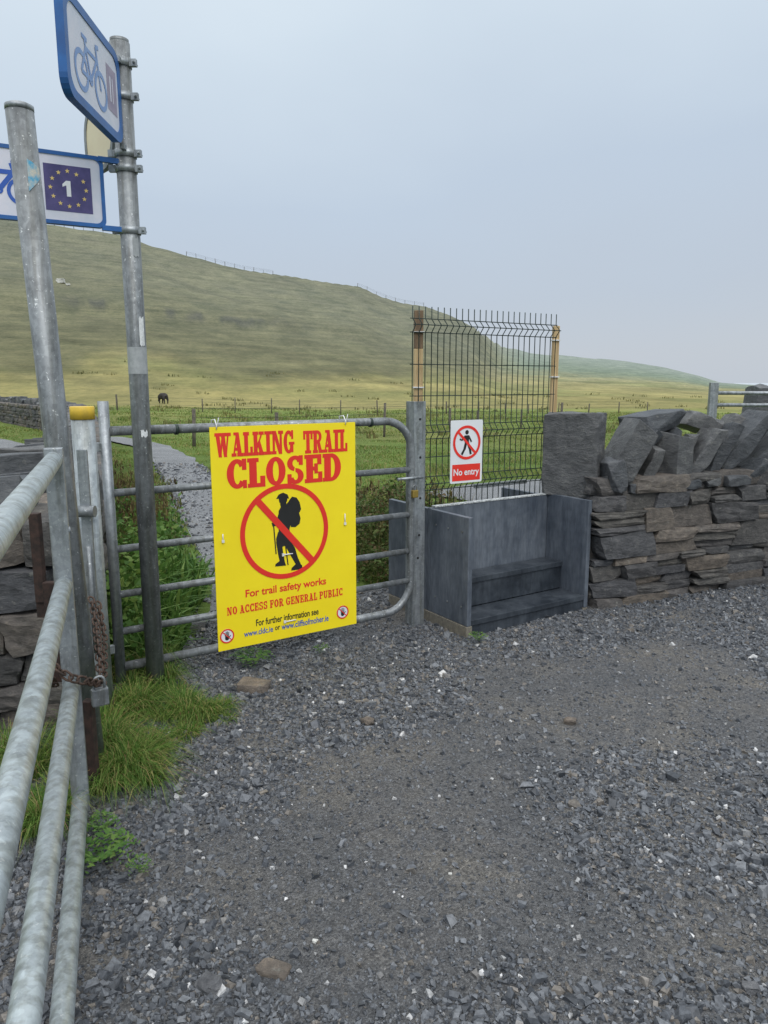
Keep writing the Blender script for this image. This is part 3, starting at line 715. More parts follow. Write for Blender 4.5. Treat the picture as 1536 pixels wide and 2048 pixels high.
for px, py in ((454,1272), (685,1224)):
    c0 = A1.uv(px, py); r_ = .041
    Layer(A1, .001).disc(*c0, r_, r_).build('icon_disc', M['white'], ys)
    h = Layer(A1, .0015); h.disc(c0[0], c0[1]-.012, .012, .013)
    for k, (dx, l) in enumerate(((-.0095,.020),(-.0035,.026),(.0025,.026),(.0085,.021))): h.line((c0[0]+dx, c0[1]-.006), (c0[0]+dx*1.25, c0[1]+l), .0045)
    h.line((c0[0]+.008, c0[1]-.014), (c0[0]+.021, c0[1]+.002), .0045); h.build('icon_hand', M['black'], ys)
    rr2 = Layer(A1, .0026); rr2.arc(*c0, r_, r_, r_*.82, r_*.82, 0, 360, 32); rr2.line((c0[0]-r_*.65, c0[1]+r_*.65), (c0[0]+r_*.65, c0[1]-r_*.65), .005); rr2.build('icon_ring', M['red'], ys)
for px, py, ln in ((445,1075,.04),(689,1037,.06),(575,1108,.06),(580,1241,.07)):
    a = A1.uv(px, py); m_ = MB(); hor = px in (575, 580)
    d = U*ln if hor else Vector((0,0,ln)); p = A1.P(a[0], a[1], .006)
    m_.tube([p-d/2, p+d/2], .0035, 6); m_.cbox(p-d/2, U*.013, A1.N*.008, (0,0,.015)); m_.build('cable_tie', M['zip'], ys)
for px in (432, 690):
    a = A1.uv(px, 855); p = A1.P(a[0], SH-.012, .004); m_ = MB()
    m_.tube([p, p+A1.N*.004+Vector((0,0,.02)), p-A1.N*.02+Vector((0,0,.05)), p-A1.N*.07+Vector((0,0,.045)), p-A1.N*.06+Vector((0,0,-.0))], .003, 6)
    m_.tube([p+A1.N*.002, p+A1.N*.012+U*.01+Vector((0,0,.06))], .0022, 5); m_.build('cable_tie', M['zip'], ys)

# ------------------------------------------------------------------ field gate
def gp(a, z, off=0): return G0+U*a+NB*off+Vector((0,0,z))
gt = thing('field_gate', 'closed tubular galvanised field gate carrying the yellow sign', 'gate', G0)
GLn = 1.80; rz = .19; top, bot = 1.355, .145; fr = MB(); pts = []
pts.append(gp(0, bot))
for j in range(9): t = math.radians(-90+90*j/8); pts.append(gp(GLn-rz+rz*math.cos(t), bot+rz+rz*math.sin(t)))
for j in range(9): t = math.radians(90*j/8); pts.append(gp(GLn-rz+rz*math.cos(t), top-rz+rz*math.sin(t)))
pts.append(gp(0, top))
fr.tube(pts, .024, 14); fr.build('frame', M['galv_dull'], gt)
MB().tube([gp(-.02, .07), gp(-.02, 1.50)], .026, 14).build('hinge_stile', M['galv'], gt)
for z in (1.05,.765,.53,.335): MB().tube([gp(0, z), gp(GLn, z)], .019, 12).build('rail', M['galv_dull'], gt)
MB().tube([gp(GLn*.5, bot), gp(GLn*.5, top)], .012, 8).build('brace', M['galv_dull'], gt)
for z in (.25, 1.28): MB().cbox(gp(-.06, z), U*.10, NB*.02, (0,0,.045)).build('hinge', M['galv'], gt, bevel=.003)
for a in (.33, 1.5): MB().tube([gp(a, top-.003)+U*-.008, gp(a, top-.003)+U*.008], .0275, 12).build('cable_tie', M['wire'], gt)
def padlock(name, label, c, s, mat, mat2):
    t = thing(name, label, 'padlock', c); c = Vector(c)
    MB().cbox(c, U*.045*s, NB*.022*s, (0,0,.05*s)).build('body', mat, t, bevel=.004*s)
    p = [c+Vector((0,0,.02*s))-U*.014*s]+[c+Vector((0,0,.045*s))+Vector((0,0,.014*s*math.sin(math.radians(a))))-U*.014*s*math.cos(math.radians(a)) for a in range(0,181,30)]+[c+Vector((0,0,.02*s))+U*.014*s]
    MB().tube(p, .004*s, 8).build('shackle', mat2, t)
padlock('padlock', 'small brass padlock on the right end of the field gate', gp(GLn+.005, .90, -.035), .95, M['brass'], M['galv'])
MB().tube([gp(GLn-.12, 1.0, -.028), gp(GLn+.07, 1.0, -.028)], .009, 8).build('latch_bolt', M['galv'], gt)

gpR = thing('gate_post', 'flat galvanised angle post at the right end of the field gate beside the stile', 'post', (.235,4.66,0))
pb = Vector((.225,4.655,0)); m_ = MB()
m_.obox(pb-U*.045, U*.09, NB*.008, (0,0,1.47)); m_.obox(pb-U*.045+NB*.008, U*.008, NB*.08, (0,0,1.47)); m_.obox(pb+U*.037+NB*.008, U*.008, NB*.05, (0,0,1.465)); m_.build('channel', M['galv'], gpR, bevel=.0015)
for z in (1.36,1.12,.86,.62,.47): 
    m_ = MB(); p = pb+Vector((0,0,z))-NB*.0015+U*random.uniform(-.012,.012); m_.tube([p+NB*.001, p-NB*.001], .008, 10); m_.build('bolt_hole', M['darkhole'], gpR)

hp = thing('gate_post', 'round galvanised gate post with a yellow cap beside the chain', 'post', (-1.335,3.3,0)); P0 = Vector((-1.335,3.3,0))
MB().tube([P0, P0+Vector((0,0,1.43))], .050, 24).build('tube', M['galv_mid'], hp)
MB().tube([P0+Vector((0,0,1.43)), P0+Vector((0,0,1.484)), P0+Vector((0,0,1.486))], [.052,.052,.050], 28).build('yellow_cap', M['yellow_paint'], hp)
m_ = MB(); m_.obox(P0+Vector((-.012,-.066,.10)), (.045,0,0), (0,.014,0), (0,0,1.2)); m_.build('latch_plate', M['galv'], hp, bevel=.002)
m_ = MB(); c0 = P0+Vector((.03,-.085,1.03)); m_.tube([c0+Vector((-.045,0,0)), c0+Vector((.03,-.0,0))], .026, 16); m_.build('latch_socket', M['galv_dull'], hp)
m_ = MB(); c0 = P0+Vector((.014,-.07,.62)); m_.tube([c0+Vector((0,0,-.25)), c0+Vector((0,0,.25))], .011, 8); m_.build('drop_bolt', M['galv_dull'], hp)

# ------------------------------------------------------------------ tall post on the left
lp0 = Vector((-1.185,2.80,0)); lp1 = Vector((-1.232,2.70,2.50))
lp = thing('tall_post', 'tall bare galvanised pole at the far left in front of the cycle sign', 'post', lp0)
MB().tube([lp0, lp1], .045, 28).build('tube', M['galv_dull'], lp)
MB().tube([lp1-Vector((0,0,.004)), lp1+Vector((0,0,.012)), lp1+Vector((0,0,.018))], [.046,.046,.035], 28).build('cap', M['galv'], lp)
d = (lp1-lp0); pt = lp0+d*.915; m_ = MB(); vs = []
for k in range(5):
    a = math.radians(-62+14*k); q_ = Vector((math.cos(a)*.0462, math.sin(a)*.0462, 0)); vs += [pt+q_+Vector((0,0,-.055+.012*k)), pt+q_+Vector((0,0,.05-.006*k))]
m_.add(vs, [(2*k,2*k+2,2*k+3,2*k+1) for k in range(4)], True); M['sticker'] = pm('worn_blue_sticker', (.08,.35,.55), (.6,.55,.45), .5, 0, 45, bs=0); m_.build('sticker', M['sticker'], lp)
rp = thing('rusty_stake', 'dark rusty steel stake in the grass beside the chained gate end', 'post', (-1.12,2.66,0))
m_ = MB(); m_.obox((-1.145,2.63,0), (.035,.0,0), (0,.04,0), (0,0,.40)); m_.build('stake', M['rust'], rp, bevel=.003)
m_ = MB(); m_.obox((-1.235,2.585,.50), (.06,0,0), (0,.03,0), (0,0,.38)); m_.build('clamp_plate', M['rust'], rp, bevel=.003)
m_ = MB(); m_.obox((-1.272,2.60,.80), (.035,0,0), (0,.03,0), (0,0,.33)); m_.build('clamp_plate', M['rust'], rp, bevel=.003)
m_ = MB(); m_.obox((-1.275,2.61,.74), (.14,0,0), (0,.012,0), (0,0,.06)); m_.build('clamp_strap', M['rust'], rp, bevel=.002)

# ------------------------------------------------------------------ open gate in the foreground
D = Vector((.337,-.941,0)).normalized(); E0 = Vector((-1.115,2.49,0))
og = thing('open_gate', 'near galvanised tubular gate swung towards the viewer at the left edge', 'gate', E0)
DN = Vector((D.y, -D.x, 0))
for z in (1.335,.90,.525,.09): MB().tube([E0+Vector((0,0,z)), E0+D*2.95+Vector((0,0,z))], .0285, 20).build('rail', M['galv_bright'], og)
m_ = MB(); m_.obox(E0-D*.035-DN*.03+Vector((0,0,.03)), D*.035, DN*.06, (0,0,1.345)); m_.build('end_stile', M['galv'], og, bevel=.004)
m_ = MB(); m_.tube([E0+D*2.95+Vector((0,0,.05)), E0+D*2.95+Vector((0,0,1.37))], .03, 16); m_.build('end_stile', M['galv'], og)
m_ = MB(); c0 = E0-D*.05+Vector((.0,-.02,1.0)); m_.tube([c0+Vector((0,0,-.09)), c0+Vector((0,0,.06)), c0+Vector((.02,-.01,.085)), c0+Vector((.045,0,.09))], .011, 10); m_.build('latch_pin', M['galv'], og)

def link(mb, c, t, side, L=.044, W=.0125, r=.0043):
    t = Vector(t).normalized(); side = (Vector(side)-t*Vector(side).dot(t)).normalized(); p = []
    for j in range(6): a = math.radians(-90+180*j/5); p.append(c+t*(L/2-W+W*math.cos(a))+side*W*math.sin(a))
    for j in range(6): a = math.radians(90+180*j/5); p.append(c-t*(L/2-W)+t*W*math.cos(a)+side*W*math.sin(a))
    mb.tube(p, r, 7, closed=True)
ch = thing('chain', 'rusty chain looped between the open gate and the yellow capped post', 'chain', (-1.12,2.6,.4))
def chainrun(pts):
    acc = []
    for p, q_ in zip(pts[:-1], pts[1:]):
        p, q_ = Vector(p), Vector(q_); n_ = max(1, round((q_-p).length/.033))
        for i in range(n_): acc.append((p+(q_-p)*((i+.5)/n_), q_-p))
    for i, (c_, t_) in enumerate(acc):
        mb_ = MB(); v_ = abs(t_.normalized().z) >= .6
        sd = (Vector((1,.3,0)) if i % 2 else Vector((-.3,1,0))) if v_ else (Vector((0,0,1)) if i % 2 else Vector((.3,1,0)))
        link(mb_, c_, t_, sd); mb_.build('link', M['chainrust'], ch)
def at(px, py, Y): d = ray(px, py); return Vector((0,0,CZ))+d*(Y/d.y)
chainrun([at(182,1195,3.14), at(192,1250,3.0), at(198,1310,2.8), at(200,1365,2.66)])
chainrun([at(196,1205,3.14), at(208,1270,3.0), at(208,1335,2.8), at(204,1372,2.66)])
chainrun([at(200,1368,2.62), at(172,1362,2.47), at(140,1356,2.415), at(100,1328,2.40)])
chainrun([at(100,1328,2.40), at(98,1350,2.50), at(110,1372,2.60)])
padlock('padlock', 'grey steel padlock hanging from the rusty chain', at(200,1393,2.62), 1.35, M['galv_dull'], M['galv'])

# ------------------------------------------------------------------ sign pole
SP = Vector((-1.185,3.63,0)); sp = thing('sign_pole', 'tall grey galvanised pole with clamps holding the blue cycle signs', 'post', SP)
MB().tube([SP, SP+Vector((0,0,3.085))], .0445, 28).build('tube', M['galv_dull'], sp)
MB().tube([SP+Vector((0,0,3.08)), SP+Vector((0,0,3.10))], .041, 28).build('cap', M['galv_dull'], sp)
M['tape'] = pm('pale_grey_tape', (.30,.32,.33), (.40,.42,.43), .6, .1, 40, bs=.1)
MB().tube([SP+Vector((0,0,1.63)), SP+Vector((0,0,1.755))], .0450, 28, caps=False).build('tape_band', M['tape'], sp)
for z in (3.0, 2.86, 2.62, 2.555, 2.285):
    m_ = MB(); m_.tube([SP+Vector((0,0,z-.016)), SP+Vector((0,0,z+.016))], .049, 28); m_.cbox(SP+Vector((.058,-.01,z)), (.035,0,0), (0,.02,0), (0,0,.03)); m_.cbox(SP+Vector((-.058,-.01,z)), (.035,0,0), (0,.02,0), (0,0,.03))
    m_.tube([SP+Vector((.066,-.04,z)), SP+Vector((.066,.02,z))], .006, 8); m_.build('clamp', M['galv'], sp)
M['torn'] = pm('torn_paper', (.55,.57,.58), (.80,.82,.82), .7, 0, 60, bs=0)
def wrap(P_, z0, z1, a0, a1, mat, par):
    vs = []; n_ = 6
    for k in range(n_+1):
        a = math.radians(a0+(a1-a0)*k/n_); q_ = Vector((math.cos(a)*.0462, math.sin(a)*.0462, 0)); vs += [P_+q_+Vector((0,0,z0+random.uniform(0,.015))), P_+q_+Vector((0,0,z1-random.uniform(0,.02)))]
    MB().add(vs, [(2*k,2*k+2,2*k+3,2*k+1) for k in range(n_)], True).build('sticker', mat, par)
wrap(SP, 1.755, 1.90, -52, -18, M['torn'], sp); wrap(SP, 1.32, 1.37, -75, -35, M['torn'], sp); wrap(SP, 2.16, 2.26, -60, -25, M['tape'], sp)

def rrect(w, h, r, n=6):
    pts = []
    for cx_, cy_, a0 in ((w-r, r, -90), (w-r, h-r, 0), (r, h-r, 90), (r, r, 180)):
        for j in range(n+1): a = math.radians(a0+90*j/n); pts.append((cx_+r*math.cos(a), cy_+r*math.sin(a)))
    return pts
def plate(mb, art, pts, k0, k1):
    n_ = len(pts); mb.add([art.P(x, y, k0) for x, y in pts]+[art.P(x, y, k1) for x, y in pts], [tuple(range(n_))[::-1], tuple(range(n_, 2*n_))]+[(i, (i+1) % n_, (i+1) % n_+n_, i+n_) for i in range(n_)])
def framed(art, w, h, r, bw, t, face, frame, par):
    o = rrect(w, h, r); i_ = [(bw+x*(w-2*bw)/w, bw+y*(h-2*bw)/h) for x, y in o]
    m_ = MB(); plate(m_, art, o, -t, -.002); m_.build('panel', frame, par)
    m_ = MB(); plate(m_, art, [(.01+x*(w-.02)/w, .01+y*(h-.02)/h) for x, y in o], -.0015, 0); m_.build('face', face, par)
    n_ = len(o); m_ = MB()
    vs = [art.P(x, y, .004) for x, y in o]+[art.P(x, y, .004) for x, y in i_]+[art.P(x, y, -.002) for x, y in o]+[art.P(x, y, .0005) for x, y in i_]
    fs = []
    for i in range(n_):
        j = (i+1) % n_; fs += [(i, j, n_+j, n_+i), (2*n_+i, 2*n_+j, j, i), (n_+i, n_+j, 3*n_+j, 3*n_+i)]
    m_.add(vs, fs); m_.build('frame', frame, par)
def bike(art, cx_, cy_, s, mat, par, flip=1, lw=.055):
    L = Layer(art, .0015); f = lambda x, y: (cx_+x*s*flip, cy_+y*s)
    for wx in (-.30, .30): c_ = f(wx, -.12); L.arc(c_[0], c_[1], .21*s, .21*s, .155*s, .155*s, 0, 360, 28)
    for p, q_ in (((-.30,-.12),(-.14,.16)),((-.14,.16),(.20,.16)),((.20,.16),(-.02,-.12)),((-.02,-.12),(-.30,-.12)),((-.02,-.12),(-.17,.24)),((.30,-.12),(.18,.30)),((.18,.30),(.28,.32)),((-.25,.25),(-.09,.25))):
        L.line(f(*p), f(*q_), lw*s)
    c_ = f(-.02,-.12); L.arc(c_[0], c_[1], .06*s, .06*s, .03*s, .03*s, 0, 360, 16)
    L.build('bicycle_pictogram', mat, par)
a0 = Vector((-1.175,3.57,2.635)); b0 = Vector((-1.155,2.93,2.635))
A2 = Art(b0, (a0-b0), (0,0,1)); w2 = (a0-b0).length; h2 = .375
s2 = thing('cycle_route_sign', 'blue edged cycle sign at the top of the pole pointing towards the viewer', 'sign', b0)
framed(A2, w2, h2, .07, .034, .028, M['pinkwhite'], M['blue'], s2)
bike(A2, .27, .18, .36, M['pale_blue_print'], s2, lw=.045)
Layer(A2, .001).rect(.46,.10,.58,.28).build('route_square', M['maroon'], s2)
L = Layer(A2, .0016); L.line((.50,.14),(.50,.24),.016); L.line((.53,.14),(.53,.24),.010); L.build('route_number', M['pinkwhite'], s2)
for z in (.36, 0.0): MB().cbox(a0+Vector((0,.03,z)), (.02,0,0), (0,.09,0), (0,0,.022)).build('bracket', M['galv'], s2)
a0 = Vector((-1.235,3.585,2.285)); dr = Vector((.875,.484,0)).normalized(); b0 = a0-dr*.74
A3 = Art(b0, dr, (0,0,1)); w3 = .70; h3 = .305
s3 = thing('cycle_route_sign', 'blue edged rectangular sign with bicycle and starred square number one', 'sign', b0)
framed(A3, w3, h3, .03, .016, .03, M['pinkwhite'], M['blue'], s3)
for z in (.0, h3-.01): MB().cbox(a0+Vector((0,0,z)), dr*.12, Vector((-dr.y,dr.x,0))*.02, (0,0,.022)).build('bracket', M['blue'], s3)
x1 = w3-.055; x0 = x1-.195; y0, y1 = .055, .25
Layer(A3, .001).rect(x0, y0, x1, y1).build('starred_square', M['navy'], s3)
L = Layer(A3, .0018); cx_, cy_ = (x0+x1)/2, (y0+y1)/2
for k in range(12):
    a = math.radians(30*k); sx_, sy_ = cx_+.074*math.cos(a), cy_+.074*math.sin(a)
    L.poly([(sx_+(.0105 if j % 2 == 0 else .0043)*math.cos(math.radians(90+36*j)), sy_+(.0105 if j % 2 == 0 else .0043)*math.sin(math.radians(90+36*j))) for j in range(10)])
L.build('star_ring', M['star'], s3)
L = Layer(A3, .0018); L.rect(cx_-.008, cy_-.033, cx_+.010, cy_+.033); L.poly([(cx_-.008,cy_+.033),(cx_-.024,cy_+.017),(cx_-.024,cy_+.006),(cx_-.004,cy_+.015)]); L.build('route_number', M['white'], s3)
bike(A3, .275, .15, .27, M['blue_print'], s3, lw=.07)
dr = Vector((.66,-.75,0)).normalized(); b0 = Vector((-1.50,3.98,2.60)); A4 = Art(b0, dr, (0,0,1))
s4 = thing('trail_marker_sign', 'cream plate with rounded dark edge behind the pole between the cycle signs', 'sign', b0)
framed(A4, .36, .33, .14, .024, .02, M['cream'], M['galv_dull'], s4)

# ------------------------------------------------------------------ step stile
SF0 = Vector((.516,4.415,0)); Wd = 1.09
stl = thing('step_stile', 'dark grey board step stile with two treads between gate post and wall', 'stile', SF0)
def sp_(a, b, z): return SF0+U*a+NB*b+Vector((0,0,z))
HT = .775
def brd(name, a, b, z, da, db, dz, mat='board', bev=.003):
    return MB().obox(sp_(a, b, z), U*da, NB*db, (0,0,dz)).build(name, M[mat], stl, bevel=bev)
brd('side_board', 0, 0, .085, .035, .385, HT-.085); brd('side_board', 0, .425, .085, .035, .46, HT-.085)
brd('side_board', Wd-.035, 0, .03, .035, .385, HT+.015-.03, 'board'); brd('side_board', Wd-.035, .425, .03, .035, .46, HT-.03)
brd('back_board', .0, .388, .05, Wd, .034, HT+.005-.05)
brd('tread', .037, .0, .085, Wd-.074, .225, .035, 'board_wet'); brd('tread', .037, .215, .285, Wd-.074, .170, .035, 'board_wet')
brd('riser', .037, .227, .122, Wd-.074, .03, .160, 'board_wet'); brd('riser', .037, .012, -.05, Wd-.074, .03, .133, 'board_wet')
brd('tread', .037, .60, .085, Wd-.074, .28, .035, 'board_wet'); brd('tread', .037, .425, .285, Wd-.074, .170, .035, 'board_wet')
brd('base_timber', -.006, -.004, -.05, .046, .88, .133, 'wood_base'); brd('base_timber', Wd-.04, .004, -.05, .046, .86, .078, 'wood_base')
MB().obox(sp_(.035, .384, HT+.008), U*(Wd-.07), NB*.042, (0,0,.008)).build('grip_strip', M['grit'], stl)
MB().obox(sp_(.55, .60, .84), U*.50, NB*.02, (0,0,.03)).build('grab_bar', M['galv'], stl)
for b in (.06, .33, .2):
    for z in (.2, .68): 
        p = sp_(-.0015, b, z); MB().tube([p+U*.001, p-U*.002], .007, 8).build('screw', M['galv_dull'], stl)

# ------------------------------------------------------------------ mesh panel + timber posts
Mp0 = Vector((.180,4.798,0)); mU = Vector((1.045,.62,0)); mL = mU.length; mU.normalize(); mN = Vector((-mU.y, mU.x, 0))
mp_ = thing('mesh_panel', 'tall green wire mesh panel with spiked top blocking the stile', 'fence panel', Mp0+Vector((0,0,.7)))
prof = [(.62,0),(.88,0),(.925,-.035),(.97,0),(1.22,0),(1.265,-.035),(1.31,0),(1.90,0),(1.945,-.04),(1.985,0),(2.06,0)]
nw = 26
for i in range(nw):
    a = mL*i/(nw-1); MB().tube([Mp0+mU*a+mN*o_+Vector((0,0,z)) for z, o_ in prof], .0034, 6).build('upright_wire', M['wire'], mp_)
for z, o_ in ((.64,0),(.88,0),(.925,-.035),(.97,0),(1.10,0),(1.22,0),(1.265,-.035),(1.31,0),(1.50,0),(1.70,0),(1.90,0),(1.945,-.04),(1.985,0)):
    p = Mp0+mN*(o_+.005)+Vector((0,0,z)); MB().tube([p-mU*.015, p+mU*(mL+.015)], .0034, 6).build('cross_wire', M['wire'], mp_)
XA = Vector((1,.06,0)).normalized(); YA = Vector((-XA.y, XA.x, 0))
for (x, y, zt, lab) in ((.224,4.875,2.04,'left timber post with a dark aged top behind the gate post'),(1.245,5.475,1.985,'thin yellow timber post at the right side of the mesh panel')):
    t = thing('timber_post', lab, 'post', (x,y,0)); w_ = .058 if x < 1 else .045
    MB().obox(Vector((x,y,-.2))-XA*w_/2, XA*w_, YA*w_, (0,0,(zt-.24 if x < 1 else zt)+.2)).build('shaft', M['wood'], t, bevel=.004)
    if x < 1: MB().obox(Vector((x,y,zt-.24))-XA*w_/2, XA*w_, YA*w_, (0,0,.24)).build('dark_top', M['wood_dark'], t, bevel=.004)
    for z in ((1.90,1.55) if x < 1 else (1.88,1.62,1.35)):
        MB().obox(Vector((x,y,z))-XA*(w_/2+.006)-YA*.012, XA*(w_+.012), YA*(w_+.018), (0,0,.008)).build('cable_tie', M['zip'], t)
k_ = Mp0-mN*.05
A5 = Art(k_, mU, (0,0,1)); a_bl = A5.uv(900,968); a_tr = A5.uv(966,839)
O5 = A5.P(a_bl[0], a_bl[1]); A6 = Art(O5, mU, (0,0,1)); w6 = a_tr[0]-a_bl[0]; h6 = a_tr[1]-a_bl[1]
ns = thing('no_entry_sign', 'small white sign with a crossed out walker hung on the wire mesh', 'sign', O5)
m_ = MB(); plate(m_, A6, rrect(w6, h6, .012), -.004, 0); m_.build('plate', M['white'], ns)
Layer(A6, .001).rect(w6*.06, h6*.035, w6*.94, h6*.30).build('red_panel', M['red'], ns)
Layer(A6, .0016).text('No entry', w6*.10, h6*.09, w6*.90, h6*.23, .02).build('lettering', M['white'], ns)
c0 = (w6*.5, h6*.645); R6 = w6*.43
L = Layer(A6, .001); f = lambda x, y: (c0[0]+x*R6, c0[1]+y*R6)
L.disc(*f(0,.60), R6*.13, R6*.13)
L.poly([f(-.17,.42),f(.17,.42),f(.15,-.08),f(-.15,-.08)]); L.line(f(-.14,.36), f(-.36,.14), R6*.11); L.line(f(-.36,.14), f(-.52,.22), R6*.09); L.line(f(.14,.36), f(.34,.02), R6*.11)
L.line(f(-.06,0), f(-.16,-.4), R6*.17); L.line(f(-.16,-.38), f(-.36,-.70), R6*.15); L.line(f(.07,0), f(.22,-.36), R6*.17); L.line(f(.22,-.34), f(.30,-.70), R6*.15)
L.build('walker_pictogram', M['black'], ns)
L = Layer(A6, .0022); L.arc(*c0, R6, R6, R6*.84, R6*.84, 0, 360, 48); L.line(f(-.64,.64), f(.64,-.64), R6*.15); L.build('prohibition_ring', M['red'], ns)

# ------------------------------------------------------------------ far right fence and pillar behind the wall
fr_ = thing('metal_rail_fence', 'grey metal post and rail fence behind the wall at the right edge', 'fence', (4.1,9,0))
p0 = at(1424,850,9.2); px0 = p0.x
MB().obox((px0-.05,9.2,-.2), (.10,0,0), (0,.06,0), (0,0,zY(765,9.2)+.2)).build('post', M['galv'], fr_, bevel=.004)
for py in (788, 812, 850): MB().tube([(px0,9.23,zY(py-2,9.2)), (px0+3,9.6,zY(py,9.5))], .024, 10).build('rail', M['galv'], fr_)
mb = MB(); pp = at(1520,820,9.9); rock(mb, (pp.x+.05, 9.9, .70), (.24,0,0), (0,.2,0), (0,0,.80), .03, 14); tag(mb.build('stone_pillar', M['coping'], loc=(pp.x,9.9,-.1)), 'dark square stone pillar beyond the wall at the right edge', 'pillar')

# ------------------------------------------------------------------ timber and wire fences in the field
def fence(name, label, pts, sp__, hgt, r, wires=True):
    base = Vector((pts[0][0], pts[0][1], h1(*pts[0]))); t = thing(name, label, 'fence', base); P_ = []
    for (x0_, y0_), (x1_, y1_) in zip(pts[:-1], pts[1:]):
        n_ = max(1, round(math.hypot(x1_-x0_, y1_-y0_)/sp__))
        for i in range(n_):
            j = i+(random.uniform(-.3,.3) if i and n_ > 1 else 0); P_.append((x0_+(x1_-x0_)*j/n_, y0_+(y1_-y0_)*j/n_))
    P_.append(pts[-1]); tops = []
    for x_, y_ in P_:
        z_ = h1(x_, y_); j = random.uniform(-.06,.06)*hgt; hh = hgt*random.uniform(.75,1.12)
        MB().tube([(x_, y_, z_-.3), (x_+j, y_, z_+hh)], r*random.uniform(.7,1.2), 6).build('post', M['fence_post'], t); tops.append(Vector((x_, y_, z_)))
    if wires:
        for k in (.45,.72,.95): MB().tube([p+Vector((0,-r,hgt*k)) for p in tops], .006 if r < .08 else .02, 4).build('wire', M['wire'], t)
    return t
fence('wire_fence', 'low timber and wire fence crossing the green field before the hill', [(-20,56),(2,60),(24,68)], 2.8, 1.05, .055)
fence('wire_fence', 'nearer timber post fence running right from beside the trail', [(-5.5,21.4),(0,27),(9,38)], 3.9, 1.15, .06)
def crest(pxs, step):
    out = []; p = pxs[0]
    while p <= pxs[1]:
        a = azpx(p, 560); R0 = float(Rs(a))*.998; out.append((R0*math.sin(a), R0*math.cos(a))); p += step
    return out
for lab, rg in (('short line of fence posts on the skyline above the lower cycle sign', (60,262)), ('line of fence posts on the hill skyline left of centre', (375,560)), ('line of fence posts on the skyline above the mesh panel', (715,850))):
    fence('skyline_fence', lab, crest(rg, 19), 400, 1.7, .10)

def hit(px, py):
    d = ray(px, py); t = 40.
    while t < 900:
        x_, y_ = d.x*t, d.y*t
        if CZ+d.z*t < h1(x_, y_): return Vector((x_, y_, h1(x_, y_)))
        t += .5
    return Vector((d.x*300, d.y*300, h1(d.x*300, d.y*300)))
for px, py, s_, lab in ((124,566,1.2,'pale boulder high on the left of the hillside'),(138,571,.55,'smaller pale boulder just right of the larger hillside boulder')):
    p = hit(px, py); mb = MB(); crag(mb, p+Vector((0,-.5,.3*s_)), (s_,0,0), (0,s_*.8,0), (0,0,s_*.6), .3, .6, seed=4, fine=.15); tag(mb.build('boulder', M['limestone'], loc=p), lab, 'boulder')
ca_ = azpx(327, 805); cp = Vector((88*math.sin(ca_), 88*math.cos(ca_), 0)); cp.z = h1(cp.x, cp.y)-.05
def skin(name, verts, edges, rad, mat, loc, label, cat, rz=0, sub=2, sc=1.):
    me = bpy.data.meshes.new(name); me.from_pydata([tuple(x*sc for x in v) for v in verts], edges, [])
    o = bpy.data.objects.new(name, me); COL.objects.link(o)
    md = o.modifiers.new('s', 'SKIN'); md.use_smooth_shade = True
    for i, r in enumerate(rad): me.skin_vertices[0].data[i].radius = (r*sc, r*sc)
    me.skin_vertices[0].data[0].use_root = True
    sb = o.modifiers.new('b', 'SUBSURF'); sb.levels = sub; sb.render_levels = sub
    bpy.context.view_layer.update()
    nm = bpy.data.meshes.new_from_object(o.evaluated_get(bpy.context.evaluated_depsgraph_get())); nm.name = name
    o.modifiers.clear(); o.data = nm; nm.materials.clear(); nm.materials.append(mat); o.location = loc; o.rotation_euler = (0,0,rz)
    return tag(o, label, cat)
cv = [(0,0,.98),(.45,0,1.0),(.80,0,1.04),(-.5,0,1.0),(-.85,0,1.06),
      (1.08,0,.98),(1.32,0,.74),(1.46,0,.46),(1.56,0,.26),
      (.72,.22,.68),(.74,.22,.38),(.72,.22,.05),(.72,-.22,.68),(.82,-.22,.38),(.84,-.22,.05),
      (-.78,.24,.72),(-.93,.24,.44),(-.88,.24,.05),(-.72,-.24,.72),(-.84,-.24,.44),(-.74,-.24,.05),
      (-1.04,0,1.06),(-1.08,0,.50),(1.34,.18,.80),(1.34,-.18,.80)]
ce = [(0,1),(1,2),(0,3),(3,4),(2,5),(5,6),(6,7),(7,8),(2,9),(9,10),(10,11),(2,12),(12,13),(13,14),(4,15),(15,16),(16,17),(4,18),(18,19),(19,20),(4,21),(21,22),(6,23),(6,24)]
cr_ = [.42,.42,.35,.41,.32,.24,.17,.13,.11,.14,.085,.07,.14,.085,.07,.17,.09,.07,.17,.09,.07,.05,.035,.035,.035]
skin('cow', cv, ce, cr_, M['cow'], cp, 'black cow grazing in the field beyond the gate', 'cow', rz=math.radians(128), sc=.9)

# ------------------------------------------------------------------ grass
def blades(P, h, w, lean, curl=1.0):
    n_ = len(P); a = rng.random(n_)*6.283; dx, dy = np.cos(a), np.sin(a)
    b = rng.random(n_)*6.283; ex, ey = np.cos(b)*w/2, np.sin(b)*w/2
    V = np.zeros((n_, 5, 3)); l = lean*h
    V[:,0] = P+np.c_[ex, ey, np.zeros(n_)]; V[:,1] = P-np.c_[ex, ey, np.zeros(n_)]
    m1 = P+np.c_[dx*l*.35, dy*l*.35, h*.62]; V[:,2] = m1+np.c_[ex, ey, np.zeros(n_)]*.7; V[:,3] = m1-np.c_[ex, ey, np.zeros(n_)]*.7
    V[:,4] = P+np.c_[dx*l*curl, dy*l*curl, h*(1-.45*np.minimum(lean, 1.4)/1.4)]
    T = np.array([(0,1,3),(0,3,2),(2,3,4)]); return V.reshape(-1, 3), (T[None]+5*np.arange(n_)[:,None,None]).reshape(-1, 3)
